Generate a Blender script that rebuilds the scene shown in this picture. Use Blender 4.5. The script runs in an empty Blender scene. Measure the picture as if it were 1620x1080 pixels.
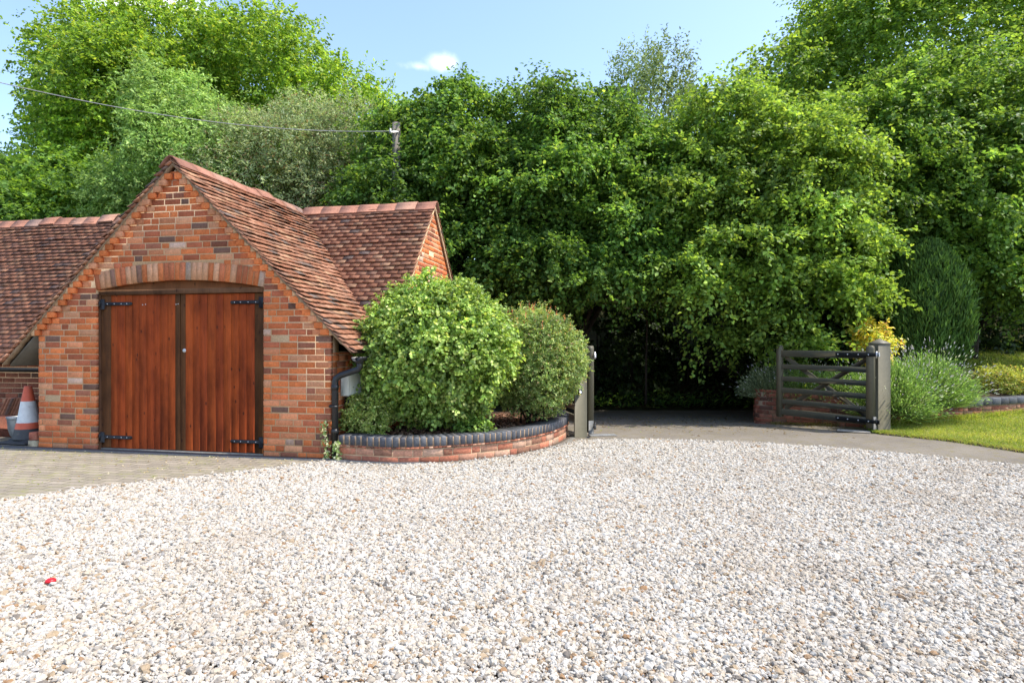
import bpy, math, random
import numpy as np
from math import sin, cos, pi, radians, sqrt
from mathutils import Matrix, Vector

# ------------------------------------------------------------------ camera, world, sun, exposure
scene = bpy.context.scene
COL = scene.collection
F = 950.0            # focal length in pixels of the 1620 px wide photograph
H = 1.35             # camera height
cam_d = bpy.data.cameras.new("camera")
cam = bpy.data.objects.new("camera", cam_d)
COL.objects.link(cam)
cam.location = (0, 0, H)
cam.rotation_euler = (radians(90), 0, 0)
cam_d.sensor_width = 36.0
cam_d.lens = F / 1620 * 36.0
cam_d.clip_end = 2000
cam_d.clip_start = 0.05
scene.camera = cam

SUN_EL = 59.0
SUN_AZ = -7.0         # degrees from +X towards +Y
world = bpy.data.worlds.new("World")
scene.world = world
world.use_nodes = True
wn = world.node_tree
wn.nodes.clear()
w_out = wn.nodes.new("ShaderNodeOutputWorld")
w_bg = wn.nodes.new("ShaderNodeBackground")
sky = wn.nodes.new("ShaderNodeTexSky")
sky.sky_type = 'NISHITA'
sky.sun_disc = False
sky.sun_elevation = radians(SUN_EL)
sky.sun_rotation = radians(90 - SUN_AZ)
sky.air_density = 1.0
sky.dust_density = 1.4
sky.ozone_density = 1.6
w_bg.inputs["Strength"].default_value = 0.15
wn.links.new(w_bg.outputs[0], w_out.inputs[0])
# small summer clouds in the sky: soft noise shapes round a few directions
tc = wn.nodes.new("ShaderNodeTexCoord")
def wnode(t, **kw):
    n = wn.nodes.new(t)
    for k, v in kw.items():
        setattr(n, k, v)
    return n
noise = wnode("ShaderNodeTexNoise")
noise.inputs["Scale"].default_value = 22.0
noise.inputs["Detail"].default_value = 7.0
noise.inputs["Roughness"].default_value = 0.6
wn.links.new(tc.outputs["Generated"], noise.inputs["Vector"])
def pxdir(px, py):
    v = Vector(((px - 810) / F, 1.0, (540 - py) / F))
    return v.normalized()
total = None
for (px, py, rx, rz, amp) in ((700, 100, .042, .024, .78), (664, 106, .055, .013, .50), (215, -6, .15, .040, 1.0), (300, 8, .06, .04, .8),
                              (55, 130, .02, .018, .7), (860, 30, .035, .006, .25), (1480, 0, .10, .04, .7)):
    d = pxdir(px, py)
    sub = wnode("ShaderNodeVectorMath", operation='SUBTRACT')
    wn.links.new(tc.outputs["Generated"], sub.inputs[0])
    sub.inputs[1].default_value = d
    mul = wnode("ShaderNodeVectorMath", operation='MULTIPLY')
    wn.links.new(sub.outputs[0], mul.inputs[0])
    mul.inputs[1].default_value = (1 / rx, 1 / rx, 1 / rz)
    ln = wnode("ShaderNodeVectorMath", operation='LENGTH')
    wn.links.new(mul.outputs[0], ln.inputs[0])
    mr = wnode("ShaderNodeMapRange")
    wn.links.new(ln.outputs["Value"], mr.inputs[0])
    mr.inputs[1].default_value = 1.0
    mr.inputs[2].default_value = 0.0
    mr.inputs[3].default_value = 0.0
    mr.inputs[4].default_value = amp
    if total is None:
        total = mr.outputs[0]
    else:
        mx = wnode("ShaderNodeMath", operation='MAXIMUM')
        wn.links.new(total, mx.inputs[0]); wn.links.new(mr.outputs[0], mx.inputs[1])
        total = mx.outputs[0]
addn = wnode("ShaderNodeMath", operation='MULTIPLY_ADD')      # mask*1.3 + noise
wn.links.new(total, addn.inputs[0]); addn.inputs[1].default_value = 1.3
wn.links.new(noise.outputs["Fac"], addn.inputs[2])
cm = wnode("ShaderNodeMapRange", interpolation_type='SMOOTHSTEP')
wn.links.new(addn.outputs[0], cm.inputs[0])
cm.inputs[1].default_value = 0.80; cm.inputs[2].default_value = 1.9
has = wnode("ShaderNodeMath", operation='GREATER_THAN')
wn.links.new(total, has.inputs[0]); has.inputs[1].default_value = 0.001
cmul = wnode("ShaderNodeMath", operation='MULTIPLY')
wn.links.new(cm.outputs[0], cmul.inputs[0]); wn.links.new(has.outputs[0], cmul.inputs[1])
smix = wnode("ShaderNodeMix", data_type='RGBA')
wn.links.new(cmul.outputs[0], smix.inputs["Factor"])
wn.links.new(sky.outputs[0], smix.inputs["A"])
smix.inputs["B"].default_value = (5.6, 5.6, 5.7, 1)
wn.links.new(smix.outputs["Result"], w_bg.inputs["Color"])

sun_d = bpy.data.lights.new("sun", 'SUN')
sun_d.energy = 2.4
sun_d.angle = radians(0.53)
sun_d.color = (1.0, 0.935, 0.83)
sun = bpy.data.objects.new("sun", sun_d)
COL.objects.link(sun)
sd = Vector((cos(radians(SUN_EL)) * cos(radians(SUN_AZ)), cos(radians(SUN_EL)) * sin(radians(SUN_AZ)), sin(radians(SUN_EL))))
sun.rotation_euler = sd.to_track_quat('Z', 'Y').to_euler()
sun.location = (20, 5, 30)

scene.view_settings.view_transform = 'Standard'
scene.view_settings.look = 'None'
scene.view_settings.exposure = 1.33
scene.view_settings.gamma = 1.0
scene.view_settings.use_curve_mapping = False
try:
    scene.cycles.max_bounces = 10
    scene.cycles.diffuse_bounces = 5
    scene.cycles.transmission_bounces = 5
    scene.cycles.use_denoising = True
except Exception:
    pass

# ------------------------------------------------------------------ helpers
RNG = np.random.default_rng(7)
def GX(px, y):                 # world x of pixel column px at depth y
    return (px - 810) / F * y
def GZ(py, y):                 # world z of pixel row py at depth y
    return H + (540 - py) / F * y
def GP(px, py):                # ground point under a pixel
    y = H * F / (py - 540)
    return ((px - 810) / F * y, y)

class MB:
    """collects vertices, faces (quads, triangles or n-gons) and one colour per face"""
    def __init__(self):
        self.v = []; self.f = []; self.c = []; self.n = 0
    def add(self, V, Fs, col=(1, 1, 1)):
        V = np.asarray(V, dtype=np.float64).reshape(-1, 3)
        Fs = np.asarray(Fs, dtype=np.int64)
        self.v.append(V)
        self.f.append(Fs + self.n)
        c = np.asarray(col, dtype=np.float64)
        if c.ndim == 1:
            c = np.tile(c, (len(Fs), 1))
        self.c.append(c)
        self.n += len(V)
        return self
    def box(self, c, h, R=None, col=(1, 1, 1)):
        s = np.array([[x, y, z] for x in (-1, 1) for y in (-1, 1) for z in (-1, 1)], float) * np.asarray(h, float)
        if R is not None:
            s = s @ np.asarray(R, float).T
        return self.add(s + np.asarray(c, float), [[0, 1, 3, 2], [4, 6, 7, 5], [0, 4, 5, 1], [2, 3, 7, 6], [0, 2, 6, 4], [1, 5, 7, 3]], col)
    def cbox(self, lo, hi, b=0.004, R=None, c=None, col=(1, 1, 1)):
        """box with chamfered edges; lo, hi are corners"""
        lo = np.asarray(lo, float); hi = np.asarray(hi, float)
        cc = (lo + hi) / 2; h = (hi - lo) / 2
        b = min(b, h.min() * .8)
        V = []; idx = {}
        for sx in (-1, 1):
            for sy in (-1, 1):
                for sz in (-1, 1):
                    s = (sx, sy, sz)
                    for ax in range(3):
                        p = np.array(s) * h
                        for k in range(3):
                            if k != ax:
                                p[k] -= s[k] * b
                        idx[s + (ax,)] = len(V); V.append(p)
        Fq = []; Ft = []
        for ax in range(3):
            a, bb = [k for k in range(3) if k != ax]
            for sg in (-1, 1):
                q = []
                for (i, j) in ((-1, -1), (1, -1), (1, 1), (-1, 1)):
                    s = [0, 0, 0]; s[ax] = sg; s[a] = i; s[bb] = j
                    q.append(idx[tuple(s) + (ax,)])
                Fq.append(q)
        for ax in range(3):
            a, bb = [k for k in range(3) if k != ax]
            for i in (-1, 1):
                for j in (-1, 1):
                    q = []
                    for (sg, w) in ((-1, a), (1, a), (1, bb), (-1, bb)):
                        s = [0, 0, 0]; s[ax] = sg; s[a] = i; s[bb] = j
                        q.append(idx[tuple(s) + (w,)])
                    Fq.append(q)
        for sx in (-1, 1):
            for sy in (-1, 1):
                for sz in (-1, 1):
                    Ft.append([idx[(sx, sy, sz, k)] for k in range(3)])
        V = np.array(V)
        if R is not None:
            V = V @ np.asarray(R, float).T
        V = V + (cc if c is None else np.asarray(c, float))
        n0 = self.n
        self.add(V, Fq, col)
        # triangles share the same vertices
        self.f.append(np.array(Ft) + n0); self.c.append(np.tile(np.asarray(col, float), (len(Ft), 1)))
        return self
    def tube(self, pts, rad, n=8, col=(1, 1, 1), cap=True):
        pts = [np.asarray(p, float) for p in pts]
        if np.isscalar(rad):
            rad = [rad] * len(pts)
        V = []; up = np.array([0, 0, 1.0])
        prev = None
        for i, p in enumerate(pts):
            t = pts[min(i + 1, len(pts) - 1)] - pts[max(i - 1, 0)]
            t = t / (np.linalg.norm(t) + 1e-9)
            if prev is None:
                a = np.cross(t, up if abs(t[2]) < .9 else np.array([1.0, 0, 0]))
            else:
                a = prev - t * np.dot(prev, t)
            a = a / (np.linalg.norm(a) + 1e-9); prev = a
            b = np.cross(t, a)
            for k in range(n):
                an = 2 * pi * k / n
                V.append(p + rad[i] * (cos(an) * a + sin(an) * b))
        Fq = []
        for i in range(len(pts) - 1):
            for k in range(n):
                k2 = (k + 1) % n
                Fq.append([i * n + k, i * n + k2, (i + 1) * n + k2, (i + 1) * n + k])
        n0 = self.n
        self.add(V, Fq, col)
        if cap:
            m = len(pts) - 1
            for ring in ([k for k in range(n)][::-1], [m * n + k for k in range(n)]):
                self.f.append(np.array([ring]) + n0); self.c.append(np.array([np.asarray(col, float)]))
        return self
    def lathe(self, prof, n=32, c=(0, 0, 0), cols=None, col=(1, 1, 1), close=False):
        V = []
        for (r, z) in prof:
            for k in range(n):
                a = 2 * pi * k / n
                V.append((c[0] + r * cos(a), c[1] + r * sin(a), c[2] + z))
        Fq = []; C = []
        for i in range(len(prof) - 1):
            for k in range(n):
                k2 = (k + 1) % n
                Fq.append([i * n + k, i * n + k2, (i + 1) * n + k2, (i + 1) * n + k])
                C.append(cols[i] if cols else col)
        n0 = self.n
        self.add(V, Fq, np.array(C))
        return self
    def ngon(self, V, col=(1, 1, 1)):
        return self.add(V, [list(range(len(V)))], col)
    def prism(self, P, axis_vec, col=(1, 1, 1)):
        """extrude a planar n-gon P along axis_vec"""
        P = np.asarray(P, float); a = np.asarray(axis_vec, float); n = len(P)
        n0 = self.n
        self.add(np.vstack([P, P + a]), [[i, (i + 1) % n, n + (i + 1) % n, n + i] for i in range(n)], col)
        for ring in (list(range(n))[::-1], [n + i for i in range(n)]):
            self.f.append(np.array([ring]) + n0); self.c.append(np.array([np.asarray(col, float)]))
        return self
    def build(self, name, mat, parent=None, loc=(0, 0, 0), rotz=0, smooth=False, fixn=True):
        me = bpy.data.meshes.new(name)
        V = np.concatenate(self.v)
        me.vertices.add(len(V)); me.vertices.foreach_set("co", V.astype(np.float32).ravel())
        loops = np.concatenate([f.ravel() for f in self.f]).astype(np.int32)
        tot = np.concatenate([np.full(len(f), f.shape[1]) for f in self.f]).astype(np.int32)
        start = np.concatenate([[0], np.cumsum(tot)[:-1]]).astype(np.int32)
        me.loops.add(len(loops)); me.loops.foreach_set("vertex_index", loops)
        me.polygons.add(len(tot)); me.polygons.foreach_set("loop_start", start)
        me.polygons.foreach_set("loop_total", tot)
        if smooth:
            me.polygons.foreach_set("use_smooth", np.ones(len(tot), dtype=bool))
        at = me.attributes.new("Col", 'FLOAT_COLOR', 'FACE')
        C = np.concatenate(self.c)
        at.data.foreach_set("color", np.hstack([C, np.ones((len(C), 1))]).astype(np.float32).ravel())
        me.update(calc_edges=True)
        me.validate()
        if mat is not None:
            me.materials.append(mat)
        o = bpy.data.objects.new(name, me)
        COL.objects.link(o)
        o.location = loc; o.rotation_euler = (0, 0, rotz)
        if parent is not None:
            o.parent = parent
        return o

def tag(o, label=None, cat=None, group=None, kind=None):
    if label: o["label"] = label
    if cat: o["category"] = cat
    if group: o["group"] = group
    if kind: o["kind"] = kind
    return o
def thing(name, label, cat, loc=(0, 0, 0), rotz=0, group=None):
    o = bpy.data.objects.new(name, None)
    COL.objects.link(o)
    o.empty_display_size = 0.2
    o.location = loc; o.rotation_euler = (0, 0, rotz)
    return tag(o, label, cat, group)
def rotm(rx=0, ry=0, rz=0):
    return np.array(Matrix.Rotation(rz, 3, 'Z') @ Matrix.Rotation(ry, 3, 'Y') @ Matrix.Rotation(rx, 3, 'X'))

# ------------------------------------------------------------------ materials
def new_mat(name):
    m = bpy.data.materials.new(name)
    m.use_nodes = True
    nt = m.node_tree
    nt.nodes.clear()
    out = nt.nodes.new("ShaderNodeOutputMaterial")
    return m, nt, out
class NT:
    def __init__(self, nt): self.nt = nt
    def n(self, t, **kw):
        x = self.nt.nodes.new(t)
        for k, v in kw.items(): setattr(x, k, v)
        return x
    def l(self, a, b): self.nt.links.new(a, b)
    def noise(self, vec, scale, detail=4, rough=.55):
        x = self.n("ShaderNodeTexNoise")
        x.inputs["Scale"].default_value = scale; x.inputs["Detail"].default_value = detail
        x.inputs["Roughness"].default_value = rough
        if vec is not None: self.l(vec, x.inputs["Vector"])
        return x.outputs["Fac"]
    def ramp(self, fac, stops, interp='LINEAR'):
        x = self.n("ShaderNodeValToRGB")
        cr = x.color_ramp; cr.interpolation = interp
        while len(cr.elements) < len(stops): cr.elements.new(0.5)
        for e, (p, c) in zip(cr.elements, stops):
            e.position = p; e.color = (*c, 1) if len(c) == 3 else c
        self.l(fac, x.inputs["Fac"])
        return x.outputs["Color"]
    def mix(self, fac, a, b, blend='MIX'):
        x = self.n("ShaderNodeMix", data_type='RGBA', blend_type=blend)
        for s, v in (("Factor", fac), ("A", a), ("B", b)):
            if isinstance(v, (int, float)): x.inputs[s].default_value = v
            elif isinstance(v, tuple): x.inputs[s].default_value = (*v, 1) if len(v) == 3 else v
            else: self.l(v, x.inputs[s])
        return x.outputs["Result"]
    def rng(self, v, a, b, c, d, smooth=False):
        x = self.n("ShaderNodeMapRange")
        if smooth: x.interpolation_type = 'SMOOTHSTEP'
        self.l(v, x.inputs[0])
        for i, q in enumerate((a, b, c, d)): x.inputs[i + 1].default_value = q
        return x.outputs[0]
    def bump(self, h, strength=.5, dist=.01):
        x = self.n("ShaderNodeBump")
        x.inputs["Strength"].default_value = strength; x.inputs["Distance"].default_value = dist
        self.l(h, x.inputs["Height"])
        return x.outputs["Normal"]
    def obj(self): return self.n("ShaderNodeTexCoord").outputs["Object"]
    def geo(self): return self.n("ShaderNodeNewGeometry").outputs["Position"]
    def scaled(self, vec, s):
        x = self.n("ShaderNodeMapping"); self.l(vec, x.inputs["Vector"])
        x.inputs["Scale"].default_value = s
        return x.outputs[0]
    def attr(self, a="Col"):
        x = self.n("ShaderNodeAttribute", attribute_name=a)
        return x.outputs["Color"]
    def bsdf(self, col, rough=.8, spec=.4, normal=None, metal=0):
        x = self.n("ShaderNodeBsdfPrincipled")
        if isinstance(col, tuple): x.inputs["Base Color"].default_value = (*col, 1)
        else: self.l(col, x.inputs["Base Color"])
        if isinstance(rough, (int, float)): x.inputs["Roughness"].default_value = rough
        else: self.l(rough, x.inputs["Roughness"])
        x.inputs["Specular IOR Level"].default_value = spec
        x.inputs["Metallic"].default_value = metal
        if normal is not None: self.l(normal, x.inputs["Normal"])
        return x.outputs[0]

def mat_attr(name, var=.35, nscale=60, rough=.85, spec=.3, bump=.3, bdist=.003, stain=None, metal=0, nscale2=9):
    """surface whose colour comes from each piece's own colour, mottled by noise"""
    m, nt, out = new_mat(name); t = NT(nt)
    p = t.obj()
    c = t.attr()
    n1 = t.noise(p, nscale, 5, .6)
    n2 = t.noise(p, nscale2, 4, .6)
    k = t.rng(n1, .25, .75, 1 - var, 1 + var)
    k2 = t.rng(n2, .3, .7, 1 - var * .5, 1 + var * .5)
    mul = t.n("ShaderNodeMath", operation='MULTIPLY'); t.l(k, mul.inputs[0]); t.l(k2, mul.inputs[1])
    vm = t.n("ShaderNodeVectorMath", operation='SCALE'); t.l(c, vm.inputs[0]); t.l(mul.outputs[0], vm.inputs["Scale"])
    col = vm.outputs[0]
    if stain:
        for (sc, lo, hi, sc_col, amt) in stain:
            f = t.rng(t.noise(p, sc, 6, .65), lo, hi, 0, amt, True)
            col = t.mix(f, col, sc_col)
    t.l(t.bsdf(col, rough, spec, t.bump(n1, bump, bdist), metal), out.inputs[0])
    return m
def mat_plain(name, col, rough=.6, spec=.4, var=.12, nscale=30, bump=.1, metal=0, bdist=.002):
    m, nt, out = new_mat(name); t = NT(nt)
    p = t.obj()
    n1 = t.noise(p, nscale, 5, .6)
    c = t.mix(t.rng(n1, .3, .7, 0, 1), tuple(x * (1 - var) for x in col), tuple(min(1, x * (1 + var)) for x in col))
    t.l(t.bsdf(c, rough, spec, t.bump(n1, bump, bdist), metal), out.inputs[0])
    return m
def mat_leaf(name, trans=.35, rough=.5, spec=.22, tint=(1.25, 1.15, .6)):
    m, nt, out = new_mat(name); t = NT(nt)
    c = t.attr()
    b = t.bsdf(c, rough, spec)
    tr = t.n("ShaderNodeBsdfTranslucent")
    vm = t.n("ShaderNodeVectorMath", operation='MULTIPLY'); t.l(c, vm.inputs[0]); vm.inputs[1].default_value = tuple(1.7 * x for x in tint)
    t.l(vm.outputs[0], tr.inputs["Color"])
    ms = t.n("ShaderNodeMixShader"); ms.inputs[0].default_value = trans
    t.l(b, ms.inputs[1]); t.l(tr.outputs[0], ms.inputs[2])
    t.l(ms.outputs[0], out.inputs[0])
    return m

M_brick = mat_attr("brick", .28, 45, .92, .06, .5, .004, stain=[(3.0, .62, .8, (.42, .27, .19), .35), (22, .66, .78, (.07, .045, .04), .5)])
M_brick_old = mat_attr("old_brick", .32, 40, .92, .2, .6, .006, stain=[(5, .5, .72, (.10, .075, .05), .6), (9, .6, .75, (.30, .24, .16), .5)])
M_mortar = mat_plain("mortar", (.60, .42, .26), .95, .1, .2, 60, .5, bdist=.004)
M_mortar_grey = mat_plain("grey_mortar", (.30, .22, .15), .95, .1, .25, 50, .5, bdist=.004)
M_verge = mat_plain("verge_mortar", (.30, .21, .135), .95, .1, .25, 40, .6, bdist=.006)
M_tile = mat_attr("clay_tile", .30, 35, .9, .1, .5, .004, stain=[(4, .58, .74, (.11, .10, .065), .4), (6, .58, .72, (.07, .055, .055), .6), (28, .66, .74, (.42, .38, .30), .55)])
M_ridge = mat_attr("ridge_clay", .25, 30, .85, .3, .4, .004, stain=[(9, .6, .72, (.12, .09, .07), .5)])
M_deck = mat_plain("roof_underlay", (.06, .045, .035), .95, .1)
M_soffit = mat_plain("soffit_board", (.17, .155, .13), .8, .2, .2, 12)
M_black_iron = mat_plain("black_iron", (.012, .012, .013), .45, .5, .3, 80, .3)
M_iron = mat_attr("painted_iron", .25, 80, .5, .4, .3, .002)
IRON = (.013, .013, .014); BOLT = (.5, .5, .5)
M_black_plastic = mat_plain("black_plastic", (.014, .014, .015), .4, .5, .2, 30, .1)
M_bluebrick = mat_attr("blue_brick", .3, 50, .6, .45, .4, .003, stain=[(14, .62, .76, (.16, .15, .14), .4)])
M_box = mat_plain("cream_plastic", (.62, .60, .50), .55, .4, .06, 10, .05)
M_gate = mat_attr("gate_paint", .10, 25, .55, .35, .12, .002, stain=[(6, .62, .8, (.13, .12, .085), .3), (14, .62, .75, (.06, .066, .036), .35)])
M_steel = mat_plain("galvanised_steel", (.55, .56, .57), .4, .5, .15, 40, .1, .6)
M_soil = mat_plain("dark_soil", (.05, .033, .022), .95, .1, .5, 25, 1.0, bdist=.02)
M_bark = mat_attr("mulch_chip", .3, 60, .9, .2, .3, .003)
M_trunk = mat_plain("trunk_bark", (.045, .036, .028), .95, .1, .4, 14, 1.0, bdist=.03)
M_polewood = mat_plain("weathered_pole_wood", (.22, .195, .17), .9, .2, .2, 20, .4)
M_cable = mat_plain("cable_sheath", (.30, .30, .31), .6, .3)
M_padgrey = mat_plain("dull_plate", (.17, .17, .165), .7, .3, .3, 30, .3)
M_conc = mat_plain("concrete", (.24, .22, .19), .9, .2, .25, 18, .5, bdist=.006)

def wood_mat():
    m, nt, out = new_mat("varnished_timber"); t = NT(nt)
    p = t.obj()
    c = t.attr()
    g = t.noise(t.scaled(p, (42, 42, 1.6)), 1.0, 6, .65)
    g2 = t.noise(t.scaled(p, (160, 160, 5)), 1.0, 3, .5)
    blot = t.noise(t.scaled(p, (5, 5, 2.2)), 1.0, 4, .6)
    k = t.n("ShaderNodeMath", operation='MULTIPLY')
    t.l(t.rng(g, .25, .75, .78, 1.18), k.inputs[0]); t.l(t.rng(g2, .3, .7, .82, 1.15), k.inputs[1])
    k2 = t.n("ShaderNodeMath", operation='MULTIPLY')
    t.l(k.outputs[0], k2.inputs[0]); t.l(t.rng(blot, .38, .70, 1.15, .55), k2.inputs[1])
    vm = t.n("ShaderNodeVectorMath", operation='SCALE'); t.l(c, vm.inputs[0]); t.l(k2.outputs[0], vm.inputs["Scale"])
    # knots
    vo = t.n("ShaderNodeTexVoronoi"); vo.inputs["Scale"].default_value = 1.0
    t.l(t.scaled(p, (10.5, 3, 5.2)), vo.inputs["Vector"])
    kn = t.rng(vo.outputs["Distance"], .04, .17, .85, 0, True)
    col = t.mix(kn, vm.outputs[0], (.035, .012, .006))
    t.l(t.bsdf(col, t.rng(g, .3, .7, .5, .7), .12, t.bump(g, .25, .002)), out.inputs[0])
    return m
M_wood = wood_mat()

# ------------------------------------------------------------------ terrain and ground sheets
def smooth01(x): x = np.clip(x, 0, 1); return x * x * (3 - 2 * x)
def gz(x, y): return -.06 * np.clip(y - 8.8, 0, 5.4) * smooth01((x + 1.2) / 1.5)
def terrain_z(x, y):
    b = gz(x, y) + smooth01((y - 14.7) / 3.0) * 1.5 + smooth01((y - 17.2) / 4.0) * 2.4
    return b - 0.03
def ground_mat():
    m, nt, out = new_mat("leaf_litter_ground"); t = NT(nt)
    p = t.geo()
    n1 = t.noise(p, 3, 6, .65); n2 = t.noise(p, 40, 4, .6)
    c = t.ramp(n1, [(.3, (.035, .026, .016)), (.5, (.05, .045, .02)), (.7, (.045, .07, .02))])
    c = t.mix(t.rng(n2, .55, .75, 0, .6), c, (.10, .075, .045))
    t.l(t.bsdf(c, .95, .1, t.bump(n2, .8, .03)), out.inputs[0])
    return m
xs = np.concatenate([np.linspace(-700, -40, 8), np.linspace(-34, 34, 50), np.linspace(40, 700, 8)])
ys = np.concatenate([np.linspace(-300, -12, 5), np.linspace(-8, 34, 50), np.linspace(40, 900, 9)])
Xg, Yg = np.meshgrid(xs, ys, indexing='ij')
V = np.stack([Xg, Yg, terrain_z(Xg, Yg)], -1).reshape(-1, 3)
nx, ny = len(xs), len(ys)
I = np.arange(nx * ny).reshape(nx, ny)
Fq = np.stack([I[:-1, :-1], I[1:, :-1], I[1:, 1:], I[:-1, 1:]], -1).reshape(-1, 4)
tag(MB().add(V, Fq).build("ground", ground_mat(), smooth=True), kind="structure")

def sheet(name, pts, z, mat):
    return tag(MB().ngon([(x, y, z) for x, y in pts]).build(name, mat), kind="structure")

def drive_mat():
    m, nt, out = new_mat("worn_tarmac"); t = NT(nt)
    p = t.geo()
    n1 = t.noise(p, 1.3, 6, .65); n2 = t.noise(p, 130, 3, .7); n3 = t.noise(p, 9, 5, .7)
    c = t.ramp(n1, [(.3, (.10, .085, .068)), (.55, (.165, .142, .115)), (.75, (.205, .178, .142))])  # worn tarmac tones, lowered to paint in the shade on the lane
    c = t.mix(t.rng(n2, .3, .75, 0, .6), c, (.27, .24, .20))
    c = t.mix(t.rng(n3, .50, .66, 0, .7, True), c, (.17, .14, .05))
    c = t.mix(t.rng(t.noise(p, 5, 6, .75), .6, .74, 0, .7, True), c, (.055, .042, .028))
    t.l(t.bsdf(c, .92, .25, t.bump(n2, .6, .008)), out.inputs[0])
    return m
M_drive = drive_mat()
mb = MB().ngon([(x, y, .004) for x, y in [(-1.9, 6.4), (-1.2, 6.25), (-.5, 6.5), (.2, 7.0), (.7, 7.7), (1.03, 7.9), (1.97, 7.9), (3.2, 7.6), (4.1, 7.2), (4.5, 6.9), (5.0, 6.4), (5.6, 5.9), (6.3, 4.4), (8.5, 3), (8.5, 8.8), (-1.7, 8.8)]])
xs = np.linspace(-9, 8.5, 50); ys = np.linspace(8.8, 14.7, 20)
Xg, Yg = np.meshgrid(xs, ys, indexing='ij'); I = np.arange(1000).reshape(50, 20)
mb.add(np.stack([Xg, Yg, gz(Xg, Yg) + .004], -1).reshape(-1, 3), np.stack([I[:-1, :-1], I[1:, :-1], I[1:, 1:], I[:-1, 1:]], -1).reshape(-1, 4))
tag(mb.build("driveway", M_drive), kind="structure")

def paving_mat():
    m, nt, out = new_mat("mossy_block_paving"); t = NT(nt)
    p = t.obj()
    br = t.n("ShaderNodeTexBrick")
    t.l(p, br.inputs["Vector"])
    br.inputs["Scale"].default_value = 1.0
    br.inputs["Brick Width"].default_value = .20; br.inputs["Row Height"].default_value = .10
    br.inputs["Mortar Size"].default_value = .006; br.inputs["Mortar Smooth"].default_value = .4
    br.inputs["Color1"].default_value = (.25, .215, .17, 1); br.inputs["Color2"].default_value = (.36, .31, .245, 1)
    br.inputs["Mortar"].default_value = (.085, .075, .04, 1)
    n1 = t.noise(p, 1.6, 5, .65); n2 = t.noise(p, 60, 4, .6); n3 = t.noise(p, 12, 4, .7)
    c = t.mix(t.rng(n2, .3, .7, 0, .45), br.outputs["Color"], (.17, .15, .12))
    moss = t.n("ShaderNodeMath", operation='MULTIPLY')
    gap = t.rng(br.outputs["Fac"], 0, 1, .22, 1)
    t.l(gap, moss.inputs[0])
    a = t.n("ShaderNodeMath", operation='MULTIPLY')
    t.l(t.rng(n1, .42, .62, 0, 1, True), a.inputs[0]); t.l(t.rng(n3, .42, .6, 0, 1, True), a.inputs[1])
    t.l(a.outputs[0], moss.inputs[1])
    c = t.mix(moss.outputs[0], c, (.22, .235, .035))
    h = t.n("ShaderNodeMath", operation='MULTIPLY_ADD')
    t.l(br.outputs["Fac"], h.inputs[0]); h.inputs[1].default_value = -1.0; t.l(n2, h.inputs[2])
    t.l(t.bsdf(c, .9, .25, t.bump(h.outputs[0], .6, .006)), out.inputs[0])
    return m
# building frame: local x along the front wall, local y into the building
BO = np.array([-6.0, 7.61, 0.0]); BA = radians(-10.8)
BE = np.array([cos(BA), sin(BA), 0]); BD = np.array([-sin(BA), cos(BA), 0])
def B(s, u, z=0.0): return BO + BE * s + BD * u + np.array([0, 0, z])
def Binv(x, y):
    d = np.array([x - BO[0], y - BO[1], 0]); return float(d @ BE), float(d @ BD)
edge_w = [(-6.5, 4.3), (-4.25, 4.99), (-3.79, 5.46), (-2.89, 5.965), (-2.47, 6.35), (-2.1, 6.64)]
edge_l = [Binv(x, y) for x, y in edge_w]
pv = edge_l[:-1] + [(edge_l[-1][0] + .3, edge_l[-1][1]), (4.6, -.1), (4.6, .2), (4.0, .2), (0, .3), (0, 1.2), (-6, 1.2), (-6, -4)]
pav = MB().ngon([(s, u, 0.008) for s, u in pv]).build("block_paving", paving_mat(), loc=tuple(BO), rotz=BA)
tag(pav, kind="structure")

def gravel_mat(inst):
    m, nt, out = new_mat("gravel_stone" if inst else "gravel_bed"); t = NT(nt)
    if inst:
        oi = t.n("ShaderNodeObjectInfo")
        c = t.ramp(oi.outputs["Random"], [(0, (.88, .81, .70)), (.20, (.78, .68, .54)), (.34, (.90, .86, .78)), (.50, (.73, .62, .48)), (.60, (.72, .68, .62)),
                                          (.69, (.84, .77, .66)), (.79, (.58, .43, .27)), (.84, (.46, .41, .35)), (.89, (.87, .82, .74)), (.945, (.50, .29, .14)), (.97, (.28, .24, .20))], 'CONSTANT')
        pt = t.noise(oi.outputs["Location"], .9, 4, .6)
        c = t.mix(t.rng(pt, .48, .68, 0, .35, True), c, (.55, .44, .32))
        n1 = t.noise(t.obj(), 2.2, 4, .6)
        c = t.mix(t.rng(n1, .45, .72, 0, .55), c, (.62, .52, .40))
        vm = t.n("ShaderNodeVectorMath", operation='SCALE'); t.l(c, vm.inputs[0]); vm.inputs["Scale"].default_value = .535
        t.l(t.bsdf(vm.outputs[0], .7, .3), out.inputs[0])
    else:
        p = t.geo()
        vo = t.n("ShaderNodeTexVoronoi"); vo.inputs["Scale"].default_value = 55; t.l(p, vo.inputs["Vector"])
        c = t.ramp(vo.outputs["Distance"], [(.1, (.34, .26, .18)), (.6, (.25, .18, .12)), (.9, (.13, .09, .055))])
        t.l(t.bsdf(c, .9, .2, t.bump(vo.outputs["Distance"], .8, .01)), out.inputs[0])
    return m
edge_e = [(-1.75, 6.46), (-1.27, 6.44), (-.6, 6.56), (.02, 6.92), (.5, 7.42), (.82, 7.93), (1.03, 8.08), (1.97, 8.12), (3.23, 7.87), (4.08, 7.46), (4.47, 7.2), (4.95, 6.82), (5.49, 6.44), (6.3, 5.6), (7.2, 4.2), (7.6, 2.0)]
gpoly = edge_w + edge_e + [(8, -6), (-8, -6)]
sheet("gravel_bed", gpoly, 0.012, gravel_mat(False))
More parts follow.
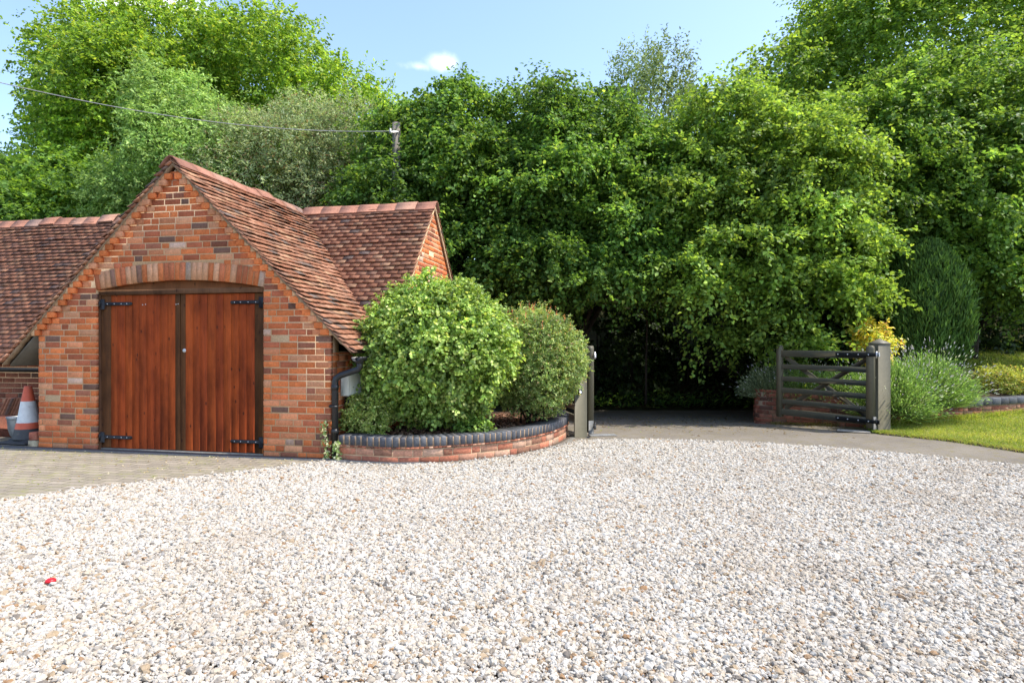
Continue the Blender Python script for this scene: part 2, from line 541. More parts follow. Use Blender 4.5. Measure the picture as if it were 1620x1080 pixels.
def in_poly(x, y, poly):
    ins = np.zeros(len(x), bool); j = len(poly) - 1
    for i in range(len(poly)):
        xi, yi = poly[i]; xj, yj = poly[j]
        c = ((yi > y) != (yj > y)) & (x < (xj - xi) * (y - yi) / (yj - yi + 1e-12) + xi)
        ins ^= c; j = i
    return ins
def gravel_stones():
    r = np.random.default_rng(3)
    N = 1250000
    y = np.sqrt(r.uniform(1.5 ** 2, 8.3 ** 2, N)); x = r.uniform(-1, 1, N) * (y * .88 + 1.5)
    # jitter the boundary a little so that the edge is loose
    ok = in_poly(x + r.normal(0, .05, N), y + r.normal(0, .05, N), gpoly)
    x, y = x[ok], y[ok]
    area = 6.8 * (2 * (4.9 * .88 + .9)); 
    n = len(x)
    sz = np.clip(r.lognormal(math.log(.0119), .40, n), .0055, .035)
    sc = np.stack([sz * r.uniform(.85, 1.35, n), sz * r.uniform(.7, 1.05, n), sz * r.uniform(.45, .8, n)], -1)
    wob = .008 * np.sin(x * 3.1 + np.sin(y * 2.3)) * np.sin(y * 2.7 + 1)
    P = np.stack([x, y, .012 + sz * .16 + r.uniform(0, .008, n) + np.abs(wob)], -1)
    rot = np.stack([r.normal(0, .45, n), r.normal(0, .45, n), r.uniform(0, 6.28, n)], -1)
    me = bpy.data.meshes.new("gravel_stones")
    me.vertices.add(n); me.vertices.foreach_set("co", P.astype(np.float32).ravel())
    for nm, dat in (("rot", rot), ("scl", sc)):
        a = me.attributes.new(nm, 'FLOAT_VECTOR', 'POINT'); a.data.foreach_set("vector", dat.astype(np.float32).ravel())
    a = me.attributes.new("pick", 'INT', 'POINT'); a.data.foreach_set("value", r.integers(0, 6, n).astype(np.int32))
    me.update()
    o = bpy.data.objects.new("gravel_stones", me); COL.objects.link(o)
    mat = gravel_mat(True)
    ng = bpy.data.node_groups.new("pebble_scatter", 'GeometryNodeTree')
    ng.interface.new_socket("Geometry", in_out='INPUT', socket_type='NodeSocketGeometry')
    ng.interface.new_socket("Geometry", in_out='OUTPUT', socket_type='NodeSocketGeometry')
    N_ = ng.nodes.new; Lk = ng.links.new
    gi = N_("NodeGroupInput"); go = N_("NodeGroupOutput")
    join = N_("GeometryNodeJoinGeometry")
    for k in range(6):
        ico = N_("GeometryNodeMeshIcoSphere"); ico.inputs["Radius"].default_value = .62; ico.inputs["Subdivisions"].default_value = 2
        pos = N_("GeometryNodeInputPosition")
        add = N_("ShaderNodeVectorMath"); add.operation = 'ADD'; Lk(pos.outputs[0], add.inputs[0]); add.inputs[1].default_value = (k * 7.3, k * 3.1, k * 5.7)
        nz = N_("ShaderNodeTexNoise"); nz.inputs["Scale"].default_value = 1.5; nz.inputs["Detail"].default_value = 1.5
        Lk(add.outputs[0], nz.inputs["Vector"])
        sb = N_("ShaderNodeVectorMath"); sb.operation = 'SUBTRACT'; Lk(nz.outputs["Color"], sb.inputs[0]); sb.inputs[1].default_value = (.5, .5, .5)
        scn = N_("ShaderNodeVectorMath"); scn.operation = 'SCALE'; Lk(sb.outputs[0], scn.inputs[0]); scn.inputs["Scale"].default_value = 1.0
        sp = N_("GeometryNodeSetPosition"); Lk(ico.outputs["Mesh"], sp.inputs["Geometry"]); Lk(scn.outputs[0], sp.inputs["Offset"])
        sm = N_("GeometryNodeSetMaterial"); sm.inputs["Material"].default_value = mat; Lk(sp.outputs[0], sm.inputs["Geometry"])
        gti = N_("GeometryNodeGeometryToInstance"); Lk(sm.outputs[0], gti.inputs[0])
        Lk(gti.outputs[0], join.inputs[0])
    iop = N_("GeometryNodeInstanceOnPoints")
    Lk(gi.outputs[0], iop.inputs["Points"]); Lk(join.outputs[0], iop.inputs["Instance"])
    iop.inputs["Pick Instance"].default_value = True
    def na(nm, ty):
        q = N_("GeometryNodeInputNamedAttribute"); q.data_type = ty; q.inputs["Name"].default_value = nm
        return [s for s in q.outputs if s.enabled and s.name == "Attribute"][0]
    Lk(na("pick", 'INT'), iop.inputs["Instance Index"])
    er = N_("FunctionNodeEulerToRotation"); Lk(na("rot", 'FLOAT_VECTOR'), er.inputs[0]); Lk(er.outputs[0], iop.inputs["Rotation"])
    Lk(na("scl", 'FLOAT_VECTOR'), iop.inputs["Scale"])
    Lk(iop.outputs[0], go.inputs[0])
    md = o.modifiers.new("scatter", 'NODES'); md.node_group = ng
    tag(o, "pale cream and grey gravel spread over the forecourt", "gravel", kind="stuff")
gravel_stones()

# ------------------------------------------------------------------ brickwork
PAL_RED = [((.60, .175, .062), 32), ((.53, .148, .060), 26), ((.58, .225, .11), 18), ((.43, .13, .066), 15), ((.33, .125, .075), 9), ((.20, .11, .08), 3.5), ((.58, .38, .28), 2), ((.58, .27, .145), 8)]
PAL_OLD_SHADED = [((.25, .085, .052), 30), ((.20, .072, .048), 20), ((.28, .11, .07), 20), ((.12, .06, .045), 12), ((.32, .16, .10), 10)]  # old brick, darkened further: shade on these walls put into the colour
PAL_WEATHERED = [((.46, .17, .10), 25), ((.50, .25, .16), 25), ((.36, .13, .08), 15), ((.52, .32, .22), 15), ((.28, .14, .09), 8)]
PAL_BLUE = [((.078, .082, .092), 30), ((.10, .102, .112), 20), ((.06, .06, .07), 20), ((.12, .115, .118), 8)]
def pick(pal, r, jit=.12):
    w = np.array([p[1] for p in pal], float); i = r.choice(len(pal), p=w / w.sum())
    return np.clip(np.array(pal[i][0]) * (1 + r.normal(0, jit)), .01, .9)
def brick(mb, to3d, s0, s1, z0, z1, out=0.0, back=-.05, col=(.4, .15, .1), b=.0025):
    """one brick: chamfered front, s along the wall, z up, out away from the wall"""
    V = [to3d(s, z, back) for (s, z) in ((s0, z0), (s1, z0), (s1, z1), (s0, z1))]
    V += [to3d(s, z, out - b) for (s, z) in ((s0, z0), (s1, z0), (s1, z1), (s0, z1))]
    V += [to3d(s, z, out) for (s, z) in ((s0 + b, z0 + b), (s1 - b, z0 + b), (s1 - b, z1 - b), (s0 + b, z1 - b))]
    Fs = []
    for L0 in (0, 4):
        for i in range(4):
            j = (i + 1) % 4
            Fs.append([L0 + i, L0 + j, L0 + 4 + j, L0 + 4 + i])
    Fs.append([8, 9, 10, 11]); Fs.append([3, 2, 1, 0])
    mb.add(V, Fs, col)
def brickwork(mb, to3d, ivs, z0, z1, r, pal, course=.075, joint=.0115, jit=.0018, hdr=.18):
    k = 0; z = z0
    while z < z1 - .02:
        za, zb = z, min(z + course - joint, z1)
        for (a, b_) in ivs((za + zb) / 2):
            s = a
            first = r.choice([.1025, .215, .16]) if k % 2 else r.choice([.215, .06, .1025])
            w = first
            while s < b_ - .012:
                e = s + w
                if b_ - e < .055: e = b_
                tilt = r.normal(0, .0012)
                brick(mb, to3d, s, e - (joint if e < b_ else 0), za + tilt, zb + tilt, r.normal(0, jit), col=pick(pal, r))
                s = e + (0 if e >= b_ else 0)
                if e >= b_: break
                w = .225 if r.random() > hdr else .1125
        z += course; k += 1

r0 = np.random.default_rng(11)
bld = thing("brick_garage", "red brick garage with steep clay tiled roofs, gabled front and two brown timber doors", "garage", tuple(BO), BA)
APEX_S, APEX_Z, TG = 1.97, 3.52, .983       # garage gable (slope 44.5 degrees)
RU, RZ, TR = 2.80, 3.52, 1.19               # cross range: ridge line and pitch
SL, SR, SF = .855, 3.15, 1.985              # door opening
ARC_RISE = .105
half = (SR - SL) / 2; mid = (SR + SL) / 2
ARC_R = (half ** 2 + ARC_RISE ** 2) / (2 * ARC_RISE); ARC_C = SF + ARC_RISE - ARC_R
def intr(s): return ARC_C + sqrt(max(ARC_R ** 2 - (s - mid) ** 2, 0))
EXT = ARC_R + .222
def ext_half(z):                            # half width of the arch ring's outer edge at height z
    q = EXT ** 2 - (z - ARC_C) ** 2
    return sqrt(q) if q > 0 else 0
ANG = math.asin(half / ARC_R)
def front(s, z, out): return (s, -out, z)
def roof_g(s): return APEX_Z - abs(s - APEX_S) * TG
def front_iv(z):
    lo, hi = 0.0, 4.0
    if z > 1.42:
        d = (APEX_Z - .07 - z) / TG
        lo, hi = max(lo, APEX_S - d), min(hi, APEX_S + d)
    if z < SF - .02:
        return [(lo, SL), (SR, hi)]
    top = ARC_C + EXT
    if z < top:
        # radial ends of the ring
        h = min(ext_half(z), half + max(0, (z - ARC_C)) * math.tan(ANG) - (ARC_R * cos(ANG)) * math.tan(ANG) + .005)
        h = max(h, 0)
        if h > .02: return [(lo, mid - h), (mid + h, hi)]
    return [(lo, hi)]
mb = MB(); brickwork(mb, front, front_iv, 0.0, 3.40, r0, PAL_RED)
fw = mb.build("front_wall", M_brick, bld)
arc = [(mid - half * c, intr(mid - half * c)) for c in np.linspace(1, -1, 21)]
pts = [(0.004, -.05), (SL - .004, -.05), (SL - .004, SF)] + [(s, z + .004) for s, z in arc] + [(SR + .004, SF), (SR + .004, -.05), (3.996, -.05), (3.996, 1.45), (APEX_S, 3.42), (.004, 1.45)]
mbm = MB().prism([(s, .0035, z) for s, z in pts], (0, .2, 0))
mbm.build("mortar_bed", M_mortar, fw)
# arch ring of bricks on edge
mb = MB(); nv = 31
for i in range(nv):
    a0 = -ANG + 2 * ANG * i / nv; a1 = -ANG + 2 * ANG * (i + 1) / nv
    g = .0045 / ARC_R
    def ring(s, z, out, a0=a0, a1=a1, g=g):
        a = a0 + g + (a1 - a0 - 2 * g) * s; rr = ARC_R + .222 * z
        return (mid + rr * sin(a), -out, ARC_C + rr * cos(a))
    brick(mb, ring, 0, 1, 0.0, .97, .004 + r0.normal(0, .002), back=-.1, col=pick([((.60, .19, .075), 14), ((.58, .30, .17), 16), ((.60, .42, .31), 8), ((.50, .16, .075), 10), ((.24, .13, .09), 4)], r0, .12), b=.02)
mb.build("door_arch", M_brick, bld)
# stepped corbel bricks along both slopes of the front gable
mb = MB()
z = 1.425; k = 0
while z < 3.36:
    d = (APEX_Z - .075 - (z + .035)) / TG
    for sg in (-1, 1):
        outer = d + .06; inner = d - .10
        if inner < .02: inner = .02
        s0, s1 = sorted((APEX_S + sg * outer, APEX_S + sg * inner))
        if s0 < -.075: s0 = -.075
        if s1 > 4.06: s1 = 4.06
        if s1 - s0 > .03:
            so = .040 + r0.normal(0, .002)
            if sg < 0: m0, m1, k0, k1 = s0, min(s0 + .055, s1), min(s0 + .056, s1 - .005), s1
            else: m0, m1, k0, k1 = max(s1 - .055, s0), s1, s0, max(s1 - .056, s0 + .005)
            brick(mb, front, k0, k1, z, z + .068, so, back=-.03, col=pick([((.64, .18, .06), 4), ((.62, .27, .14), 2)], r0))
            brick(mb, front, m0, m1, z - .004, z + .071, so - .006, back=-.03, col=pick([((.58, .36, .20), 3), ((.55, .28, .15), 1)], r0))
            if sg * 1 < 0: e0, e1 = s1 + .008, s1 + .115
            else: e0, e1 = s0 - .115, s0 - .008
            if inner > .14 and k % 2 == 0:
                brick(mb, front, e0, e1, z, z + .066, .006 + r0.normal(0, .002), back=-.03, col=pick(PAL_RED, r0))
    z += .075; k += 1
mb.build("corbel_course", M_brick, bld)
# tan mortar fillet under the verge tiles, standing proud of the corbels
mb = MB()
for sg, send in ((-1, -.50), (1, 4.27)):
    n = 70; V = []
    for k in range(n):
        q = APEX_S + (send - APEX_S) * k / (n - 1)
        lo = -.052 + r0.normal(0, .005) - .006 * sin(k * .9); fw_ = -.045 + r0.normal(0, .004)
        for (yy, off) in ((fw_ + .012, -.016), (fw_, -.026), (fw_ + .006, lo), (.03, lo), (.03, -.016)):
            V.append((q, yy, roof_g(q) + off))
    Fs = [[a * 5 + b_, a * 5 + (b_ + 1) % 5, a * 5 + 5 + (b_ + 1) % 5, a * 5 + 5 + b_] for a in range(n - 1) for b_ in range(5)]
    mb.add(V, Fs)
mb.build("verge_mortar", M_verge, bld)

# right side wall of the garage, front wall of the range, range gable, range left wall
def wall_iv(a, b_): return lambda z: [(a, b_)]
mb = MB(); brickwork(mb, lambda s, z, o: (4.0 + o, s, z), wall_iv(.06, 1.0), 0, 1.22, r0, PAL_RED)
sw = mb.build("side_wall", M_brick, bld)
MB().box((3.9, .5, .59), (.093, .49, .64)).build("mortar_bed", M_mortar, sw)
GS = 4.30
def gable_iv(z):
    d = (RZ - .03 - z) / TR
    lo, hi = RU - 1.87, RU + 1.87
    return [(max(lo, RU - d), min(hi, RU + d))]
mb = MB(); brickwork(mb, lambda s, z, o: (GS + o, s, z), gable_iv, 0, 3.46, r0, PAL_RED)
gw = mb.build("gable_wall", M_brick, bld)
MB().prism([(GS - .004, RU - 1.87, -.05), (GS - .004, RU + 1.87, -.05), (GS - .004, RU + 1.87, 1.24), (GS - .004, RU, RZ - .06), (GS - .004, RU - 1.87, 1.24)], (-.2, 0, 0)).build("mortar_bed", M_mortar, gw)
mb = MB(); brickwork(mb, lambda s, z, o: (s, .95 - o, z), wall_iv(-4.2, .3), 0, 1.2, r0, PAL_OLD_SHADED)
lw = mb.build("left_wall", M_brick_old, bld)
MB().box((-1.95, 1.057, .58), (2.25, .1, .62)).build("mortar_bed", M_mortar_grey, lw)
mb = MB(); brickwork(mb, lambda s, z, o: (s, .95 - o, z), wall_iv(4.01, 4.29), 0, 1.2, r0, PAL_RED)
mb.build("range_wall", M_brick, bld)
MB().box((2.0, 4.72, .6), (2.3, .05, .65)).build("back_wall", M_brick_old, bld)
MB().box((-2.1, 4.72, .6), (2.1, .05, .65)).build("back_wall", M_brick_old, bld)

# ------------------------------------------------------------------ clay tile roofs
PAL_TILE = [((.35, .165, .100), 30), ((.39, .20, .128), 24), ((.32, .145, .088), 20), ((.26, .145, .10), 10), ((.20, .145, .12), 6), ((.43, .245, .15), 10)]
PAL_TILE_D = [((.33, .150, .092), 30), ((.29, .132, .084), 24), ((.24, .118, .082), 14), ((.19, .12, .098), 7), ((.38, .19, .115), 16)]  # range tiles in a darker copy: weaker sun on that slope painted in
def tiles(mb, P0, A, Bv, N, width, length, keep, r, pal, gauge=.086, tw=.158):
    """courses of plain tiles; P0 eave corner on the roof plane, A along, Bv up the slope, N normal"""
    P0, A, Bv, N = [np.asarray(q, float) for q in (P0, A, Bv, N)]
    rows = int(length / gauge)
    for i in range(rows + 1):
        off = (i % 2) * tw / 2 + r.normal(0, .006)
        rl = r.normal(0, .002); wv = r.normal(0, .0065, 400); wb_ = np.convolve(wv, [.25, .5, .25], 'same')
        def wave(a, wb_=wb_): return float(np.interp(a / tw * 1.5 + 3, np.arange(400), wb_)) + .010 * sin(a * 1.7 + i * .13)
        n = int(width / tw) + 2
        for j in range(-1, n):
            a0 = j * tw + off; a1 = a0 + tw - .002
            a0, a1 = max(a0, 0), min(a1, width)
            if a1 - a0 < .03: continue
            b0 = i * gauge + r.normal(0, .0025); b1 = b0 + .145
            if b1 > length + .05: b1 = length + .05
            if b1 - b0 < .03: continue
            cp = P0 + A * (a0 + a1) / 2 + Bv * (b0 + .05)
            if not keep(cp): continue
            sag = rl
            lift = .046 + r.normal(0, .003)
            am = (a0 + a1) / 2; w0, w1 = wave(a0), wave(a1); wm = (w0 + w1) / 2 + .003
            c = pick(pal, r, .09)
            th = .013
            V = []
            for (bb, hz) in ((b0, lift + sag), (b1, .002 + sag)):
                for (aa, ex) in ((a0, w0), (am, wm), (a1, w1)):
                    top = P0 + A * aa + Bv * bb + N * (hz + (ex if hz > .02 else ex * .3))
                    V.append(top); V.append(top - N * th)
            # index: tail row 0..5 (top, bottom pairs), head row 6..11
            Fs = [[0, 2, 8, 6], [2, 4, 10, 8], [1, 3, 2, 0], [3, 5, 4, 2], [0, 6, 7, 1], [4, 5, 11, 10]]
            mb.add(V, Fs, c)
def rf_range(u): return RZ - abs(u - RU) * TR
EAVE_U = .72
OVH = -.065
r1 = np.random.default_rng(21)
# garage slope facing right
ln = sqrt(1 + TG ** 2)
mb = MB()
send = 4.30
slope_len = (send - APEX_S) * ln
tiles(mb, (send, OVH, roof_g(send)), (0, 1, 0), (-1 / ln, 0, TG / ln), (TG / ln, 0, 1 / ln), RU - OVH, slope_len,
      lambda p: p[2] > rf_range(p[1]) - .10 or p[1] < EAVE_U, r1, PAL_TILE)
gr = mb.build("garage_roof", M_tile, bld)
mbd = MB().prism([(APEX_S, OVH + .03, APEX_Z - .012), (send - .02, OVH + .03, roof_g(send - .02) - .012), (send - .02, OVH + .03, roof_g(send - .02) - .035), (APEX_S, OVH + .03, APEX_Z - .035)], (0, 2.6, 0))
mbd.build("underlay", M_deck, gr)
# garage slope facing left (only the verge shows)
sendl = -.51
mb = MB()
tiles(mb, (sendl, RU, roof_g(sendl)), (0, -1, 0), (1 / ln, 0, TG / ln), (-TG / ln, 0, 1 / ln), RU - OVH, (APEX_S - sendl) * ln,
      lambda p: p[2] > rf_range(p[1]) - .10 or p[1] < EAVE_U, r1, PAL_TILE)
gl = mb.build("garage_roof", M_tile, bld)
MB().prism([(APEX_S, OVH + .03, APEX_Z - .012), (sendl + .02, OVH + .03, roof_g(sendl + .02) - .012), (sendl + .02, OVH + .03, roof_g(sendl + .02) - .035), (APEX_S, OVH + .03, APEX_Z - .035)], (0, 2.6, 0)).build("underlay", M_deck, gl)
# second tile layer (undercloak) edge at the front verge
mb = MB()
for sg, se in ((1, send), (-1, sendl)):
    L_ = abs(se - APEX_S) * ln; nT = int(L_ / .086)
    for i in range(nT):
        q0 = APEX_S + sg * (i * L_ / nT) / ln; q1 = APEX_S + sg * ((i + 1.25) * L_ / nT) / ln
        jt = r1.normal(0, .004); yo = OVH - .004 + r1.normal(0, .006)
        P = [(q0, yo, roof_g(q0) - .008 + jt), (q1, yo, roof_g(q1) + .024 + jt), (q1, yo, roof_g(q1) + .006 + jt), (q0, yo, roof_g(q0) - .024 + jt)]
        mb.prism(P, (0, .10, 0), pick(PAL_TILE, r1))
mb.build("undercloak", M_tile, bld)
# range roof, front slopes left and right of the garage
lr = sqrt(1 + TR ** 2)
NF = (0, -TR / lr, 1 / lr); UPF = (0, 1 / lr, TR / lr)
rl_len = (RU - EAVE_U) * lr
mb = MB()
tiles(mb, (-4.6, EAVE_U, rf_range(EAVE_U)), (1, 0, 0), UPF, NF, 4.6 + APEX_S, rl_len, lambda p: p[2] > roof_g(p[0]) - .06 or p[0] < sendl, r1, PAL_TILE_D)
rr1 = mb.build("range_roof", M_tile, bld)
mb2 = MB()
tiles(mb2, (APEX_S, EAVE_U, rf_range(EAVE_U)), (1, 0, 0), UPF, NF, GS + .045 - APEX_S, rl_len, lambda p: p[2] > roof_g(p[0]) - .06 or p[0] > 4.3, r1, PAL_TILE_D[:2] + PAL_TILE)
rr2 = mb2.build("range_roof", M_tile, bld)
for (rr, a, b_) in ((rr1, -4.6, APEX_S - .001), (rr2, APEX_S + .001, GS + .03)):
    MB().prism([(a, EAVE_U + .02, rf_range(EAVE_U + .02) - .014), (a, RU, RZ - .014), (a, RU, RZ - .04), (a, EAVE_U + .02, rf_range(EAVE_U + .02) - .04)], (b_ - a, 0, 0)).build("underlay", M_deck, rr)
# rear slope of the range
mb = MB()
tiles(mb, (GS + .045, 2 * RU - EAVE_U, rf_range(EAVE_U)), (-1, 0, 0), (0, -1 / lr, TR / lr), (0, TR / lr, 1 / lr), GS + .045 + 4.6, rl_len, lambda p: True, r1, PAL_TILE_D, tw=.2, gauge=.12)
rr3 = mb.build("range_roof", M_tile, bld)
MB().prism([(-4.6, 2 * RU - EAVE_U - .02, rf_range(EAVE_U + .02) - .014), (-4.6, RU + .001, RZ - .014), (-4.6, RU + .001, RZ - .04), (-4.6, 2 * RU - EAVE_U - .02, rf_range(EAVE_U + .02) - .04)], (GS + .03 + 4.6, 0, 0)).build("underlay", M_deck, rr3)
# verge mortar and cement bedding of the range gable
mb = MB()
for sg in (-1, 1):
    ue = RU + sg * (RU - EAVE_U)
    mb.prism([(GS + .012, RU, RZ - .012), (GS + .012, ue, rf_range(ue) - .012), (GS + .012, ue, rf_range(ue) - .05), (GS + .012, RU, RZ - .06)], (.022, 0, 0))
mb.build("verge_mortar", M_mortar, bld)

# ridge tiles
def ridge(mb, P0, P1, r, tans, pal, lift=.0, segs=None):
    P0 = np.asarray(P0, float); P1 = np.asarray(P1, float); L_ = np.linalg.norm(P1 - P0); d = (P1 - P0) / L_
    side = np.cross(d, (0, 0, 1)); n = segs or int(L_ / .31)
    prof = [(-.155, -.125), (-.09, -.045), (-.04, .004), (0, .018), (.04, .004), (.09, -.045), (.155, -.125)]
    for i in range(n):
        jz = r.normal(0, .004) + (0.03 if r.random() < .10 else 0)
        a, b_ = P0 + d * (i * L_ / n + .004), P0 + d * ((i + 1) * L_ / n + .012)
        tz = r.normal(0, .004)
        V = []
        for (p, dz) in ((a, jz - tz), (b_, jz + tz)):
            for (o_, zz) in prof: V.append(p + side * o_ + np.array([0, 0, zz * tans + .035 + dz + lift]))
        for (p, dz) in ((a, jz - tz), (b_, jz + tz)):
            for (o_, zz) in prof: V.append(p + side * o_ * .9 + np.array([0, 0, zz * tans + .018 + dz + lift]))
        m = len(prof); Fs = []
        for k in range(m - 1):
            Fs.append([k, k + 1, m + k + 1, m + k]); Fs.append([2 * m + k, 3 * m + k, 3 * m + k + 1, 2 * m + k + 1])
            Fs.append([k, 2 * m + k, 2 * m + k + 1, k + 1]); Fs.append([m + k, m + k + 1, 3 * m + k + 1, 3 * m + k])
        Fs.append([0, m, 3 * m, 2 * m]); Fs.append([m - 1, 3 * m - 1, 4 * m - 1, 2 * m - 1][::-1])
        mb.add(V, Fs, pick(pal, r, .1))
PAL_RIDGE = [((.31, .145, .095), 30), ((.33, .18, .125), 20), ((.26, .12, .08), 14), ((.23, .145, .115), 8)]
mb = MB(); ridge(mb, (APEX_S, -.09, APEX_Z), (APEX_S, RU + .05, APEX_Z), r1, .92, PAL_RIDGE); mb.build("ridge_cap", M_ridge, gr)
mb = MB(); ridge(mb, (-4.6, RU, RZ), (APEX_S - .1, RU, RZ), r1, 1.05, PAL_RIDGE, segs=21); mb.build("ridge_cap", M_ridge, rr1)
mb = MB(); ridge(mb, (APEX_S + .12, RU, RZ), (GS + .055, RU, RZ), r1, 1.05, PAL_RIDGE); mb.build("ridge_cap", M_ridge, rr2)

# soffit board of the left overhang, bargeboard strip, plinth
mb = MB()
mb.prism([(.0, .02, roof_g(0) - .075), (-.46, .02, roof_g(-.46) - .075), (-.46, .02, roof_g(-.46) - .10), (0, .02, roof_g(0) - .10)], (0, .85, 0))
mb.build("soffit", M_soffit, bld)
MB().box((1.93, -.075, .006), (3.9, .05, .016)).build("base_course", M_bluebrick and mat_plain("dark_edging", (.075, .078, .085), .7, .3, .25, 40, .4), bld)

# ------------------------------------------------------------------ the timber doors
WOOD_O = [((.31, .056, .010), 30), ((.29, .050, .010), 20), ((.34, .064, .012), 14), ((.265, .046, .010), 8)]
WOOD_D = [((.100, .040, .013), 20), ((.080, .034, .013), 10), ((.118, .046, .015), 8)]
r2 = np.random.default_rng(5)
mb = MB()
mb.cbox((SL + .002, .035, .0), (SL + .028, .12, 1.925), .003, col=(.10, .044, .02)); mb.cbox((SR - .028, .035, .0), (SR - .002, .12, 1.925), .003, col=(.10, .044, .02))
mb.cbox((SL + .002, .030, 1.927), (SR - .002, .12, 1.990), .004, col=(.15, .072, .034))
mb.build("door_frame", M_wood, bld)
P = [(SL + .004, .05, 1.975)] + [(s, .05, z - .002) for s, z in arc[1:-1]] + [(SR - .004, .05, 1.975)]
mb = MB().prism(P, (0, .05, 0), (.22, .085, .032)); mb.build("arch_panel", M_wood, bld)
def door(a, b_, flip, label):
    mb = MB()
    ws = [.105 + r2.normal(0, .008) for _ in range(20)]
    outer = .135 if not flip else .12
    segs = []
    x = a
    inner_w = .068
    lo = a + (outer if not flip else inner_w); hi = b_ - (inner_w if not flip else outer)
    if not flip:
        segs.append((a, lo, 'd')); segs.append((hi, b_, 'd'))
    else:
        segs.append((a, lo, 'd')); segs.append((hi, b_, 'd'))
    n = 9; cuts = np.linspace(lo, hi, n + 1) + np.concatenate([[0], r2.normal(0, .007, n - 1), [0]])
    for i in range(n): segs.append((cuts[i], cuts[i + 1], 'o'))
    for (s0, s1, kd) in segs:
        c = pick(WOOD_D if kd == 'd' else WOOD_O, r2, .1)
        y0 = .052 + r2.normal(0, .0012)
        mb.cbox((s0 + .0005, y0, .030 + r2.normal(0, .002)), (s1 - .0005, y0 + .03, 1.921), .003, col=c)
    d = mb.build("door", M_wood, bld)
    if label: d["label"] = label
    MB().box(((a + b_) / 2, .10, .975), ((b_ - a) / 2 - .003, .016, .94), col=(.03, .012, .008)).build("door_backing", M_wood, d)
    for zz in (1.815, .165):
        h = MB()
        x0, x1 = (a - .004, a + .43) if not flip else (b_ + .004, b_ - .41)
        lo_, hi_ = min(x0, x1), max(x0, x1)
        h.cbox((lo_, .038, zz - .021), (hi_, .0465, zz + .021), .003)
        xe = hi_ if not flip else lo_
        h.lathe([(.021, 0), (.021, .006), (0.001, .0061)], 14, (0, 0, 0))
        # turn the round strap end to face the front
        v = h.v[-1]; h.v[-1] = np.stack([v[:, 0] + xe, .044 - v[:, 2], v[:, 1] + zz], -1)
        xp = x0 + (.028 if not flip else -.028)
        h.cbox((xp - .03, .032, zz - .07), (xp + .03, .044, zz + .06), .003)
        h.tube([(xp - (.03 if not flip else -.03), .03, zz - .035), (xp - (.03 if not flip else -.03), .03, zz + .035)], .012, 10)
        h.c = [np.tile(np.array(IRON), (len(f), 1)) for f in h.f]
        for q in (.10, .2, .3, .38):
            qx = x0 + q if not flip else x0 - q
            h.lathe([(.007, 0), (.005, .004), (.0005, .005)], 8, col=BOLT)
            v = h.v[-1]; h.v[-1] = np.stack([v[:, 0] + qx, .038 - v[:, 2], v[:, 1] + zz], -1)
        h.build("hinge_strap", M_iron, d)
    return d
d1 = door(SL + .03, mid - .003, False, None)
d2 = door(mid + .003, SR - .03, True, None)
kb = MB(); kb.lathe([(.024, 0), (.021, .008), (.008, .010), (.0005, .010)], 16)
v = kb.v[-1]; kb.v[-1] = np.stack([v[:, 0] + mid + .055, .052 - v[:, 2], v[:, 1] + 1.24], -1)
kb.build("lock_cylinder", M_steel, d2)
for (q, zz) in ((SL + .62, 1.80), (SL + .66, 1.805), (mid - .06, 1.80), (mid - .03, 1.805)):
    bb = MB(); bb.lathe([(.008, 0), (.006, .004), (.0005, .005)], 8)
    v = bb.v[-1]; bb.v[-1] = np.stack([v[:, 0] + q, .052 - v[:, 2], v[:, 1] + zz], -1)
    bb.build("bolt_head", M_steel, d1)
MB().box((mid, .09, .008), (half - .01, .05, .016)).build("threshold", M_conc, bld)
# unseen dark panel added inside so that no daylight shows through gaps
MB().box((1.97, 1.2, .97), (1.45, .03, .97)).build("daylight_block", M_deck, bld)

# ------------------------------------------------------------------ gutters, downpipe, meter box
mb = MB()
def gutter(mb, P0, P1, rad=.055):
    P0 = np.asarray(P0, float); P1 = np.asarray(P1, float); d = (P1 - P0) / np.linalg.norm(P1 - P0); sd_ = np.cross(d, (0, 0, 1))
    n = 9; V = []
    for p in (P0, P1):
        for rr_ in (rad, rad - .005):
            for k in range(n):
                a = pi + pi * k / (n - 1)
                V.append(p + sd_ * rr_ * cos(a) + np.array([0, 0, rr_ * sin(a)]))
    Fs = []
    for k in range(n - 1):
        Fs += [[k, k + 1, 2 * n + k + 1, 2 * n + k], [n + k, 3 * n + k, 3 * n + k + 1, n + k + 1], [k, n + k, n + k + 1, k + 1], [2 * n + k, 2 * n + k + 1, 3 * n + k + 1, 3 * n + k]]
    Fs += [[0, 2 * n, 3 * n, n], [n - 1, 2 * n - 1, 4 * n - 1, 3 * n - 1]]
    mb.add(V, Fs)
gutter(mb, (4.335, -.06, 1.175), (4.335, .74, 1.18))
mb.build("gutter", M_black_plastic, bld, smooth=False)
mb = MB(); gutter(mb, (-4.6, .685, .985), (-.30, .685, .975), .06); mb.build("gutter", M_black_plastic, bld)
mb = MB()
mb.tube([(4.335, .04, 1.14), (4.335, .04, 1.07), (4.325, .035, 1.035), (4.12, -.005, .965), (4.075, -.025, .93), (4.068, -.03, .88), (4.068, -.03, .05)], .037, 14)
mb.tube([(4.068, -.03, .80), (4.068, -.03, .86)], .043, 14); mb.tube([(4.068, -.03, .30), (4.068, -.03, .36)], .043, 14)
mb.tube([(4.335, .04, 1.10), (4.335, .04, 1.17)], .045, 14)
mb.cbox((4.0, -.05, .60), (4.05, .01, .63), .003)
mb.tube([(4.02, -.075, .615), (4.068, -.075, .615), (4.115, -.06, .615)], .012, 8)
mb.build("downpipe", M_black_plastic, bld, smooth=False)
mb = MB()
mb.cbox((4.005, .215, .70), (4.115, .56, .97), .012)
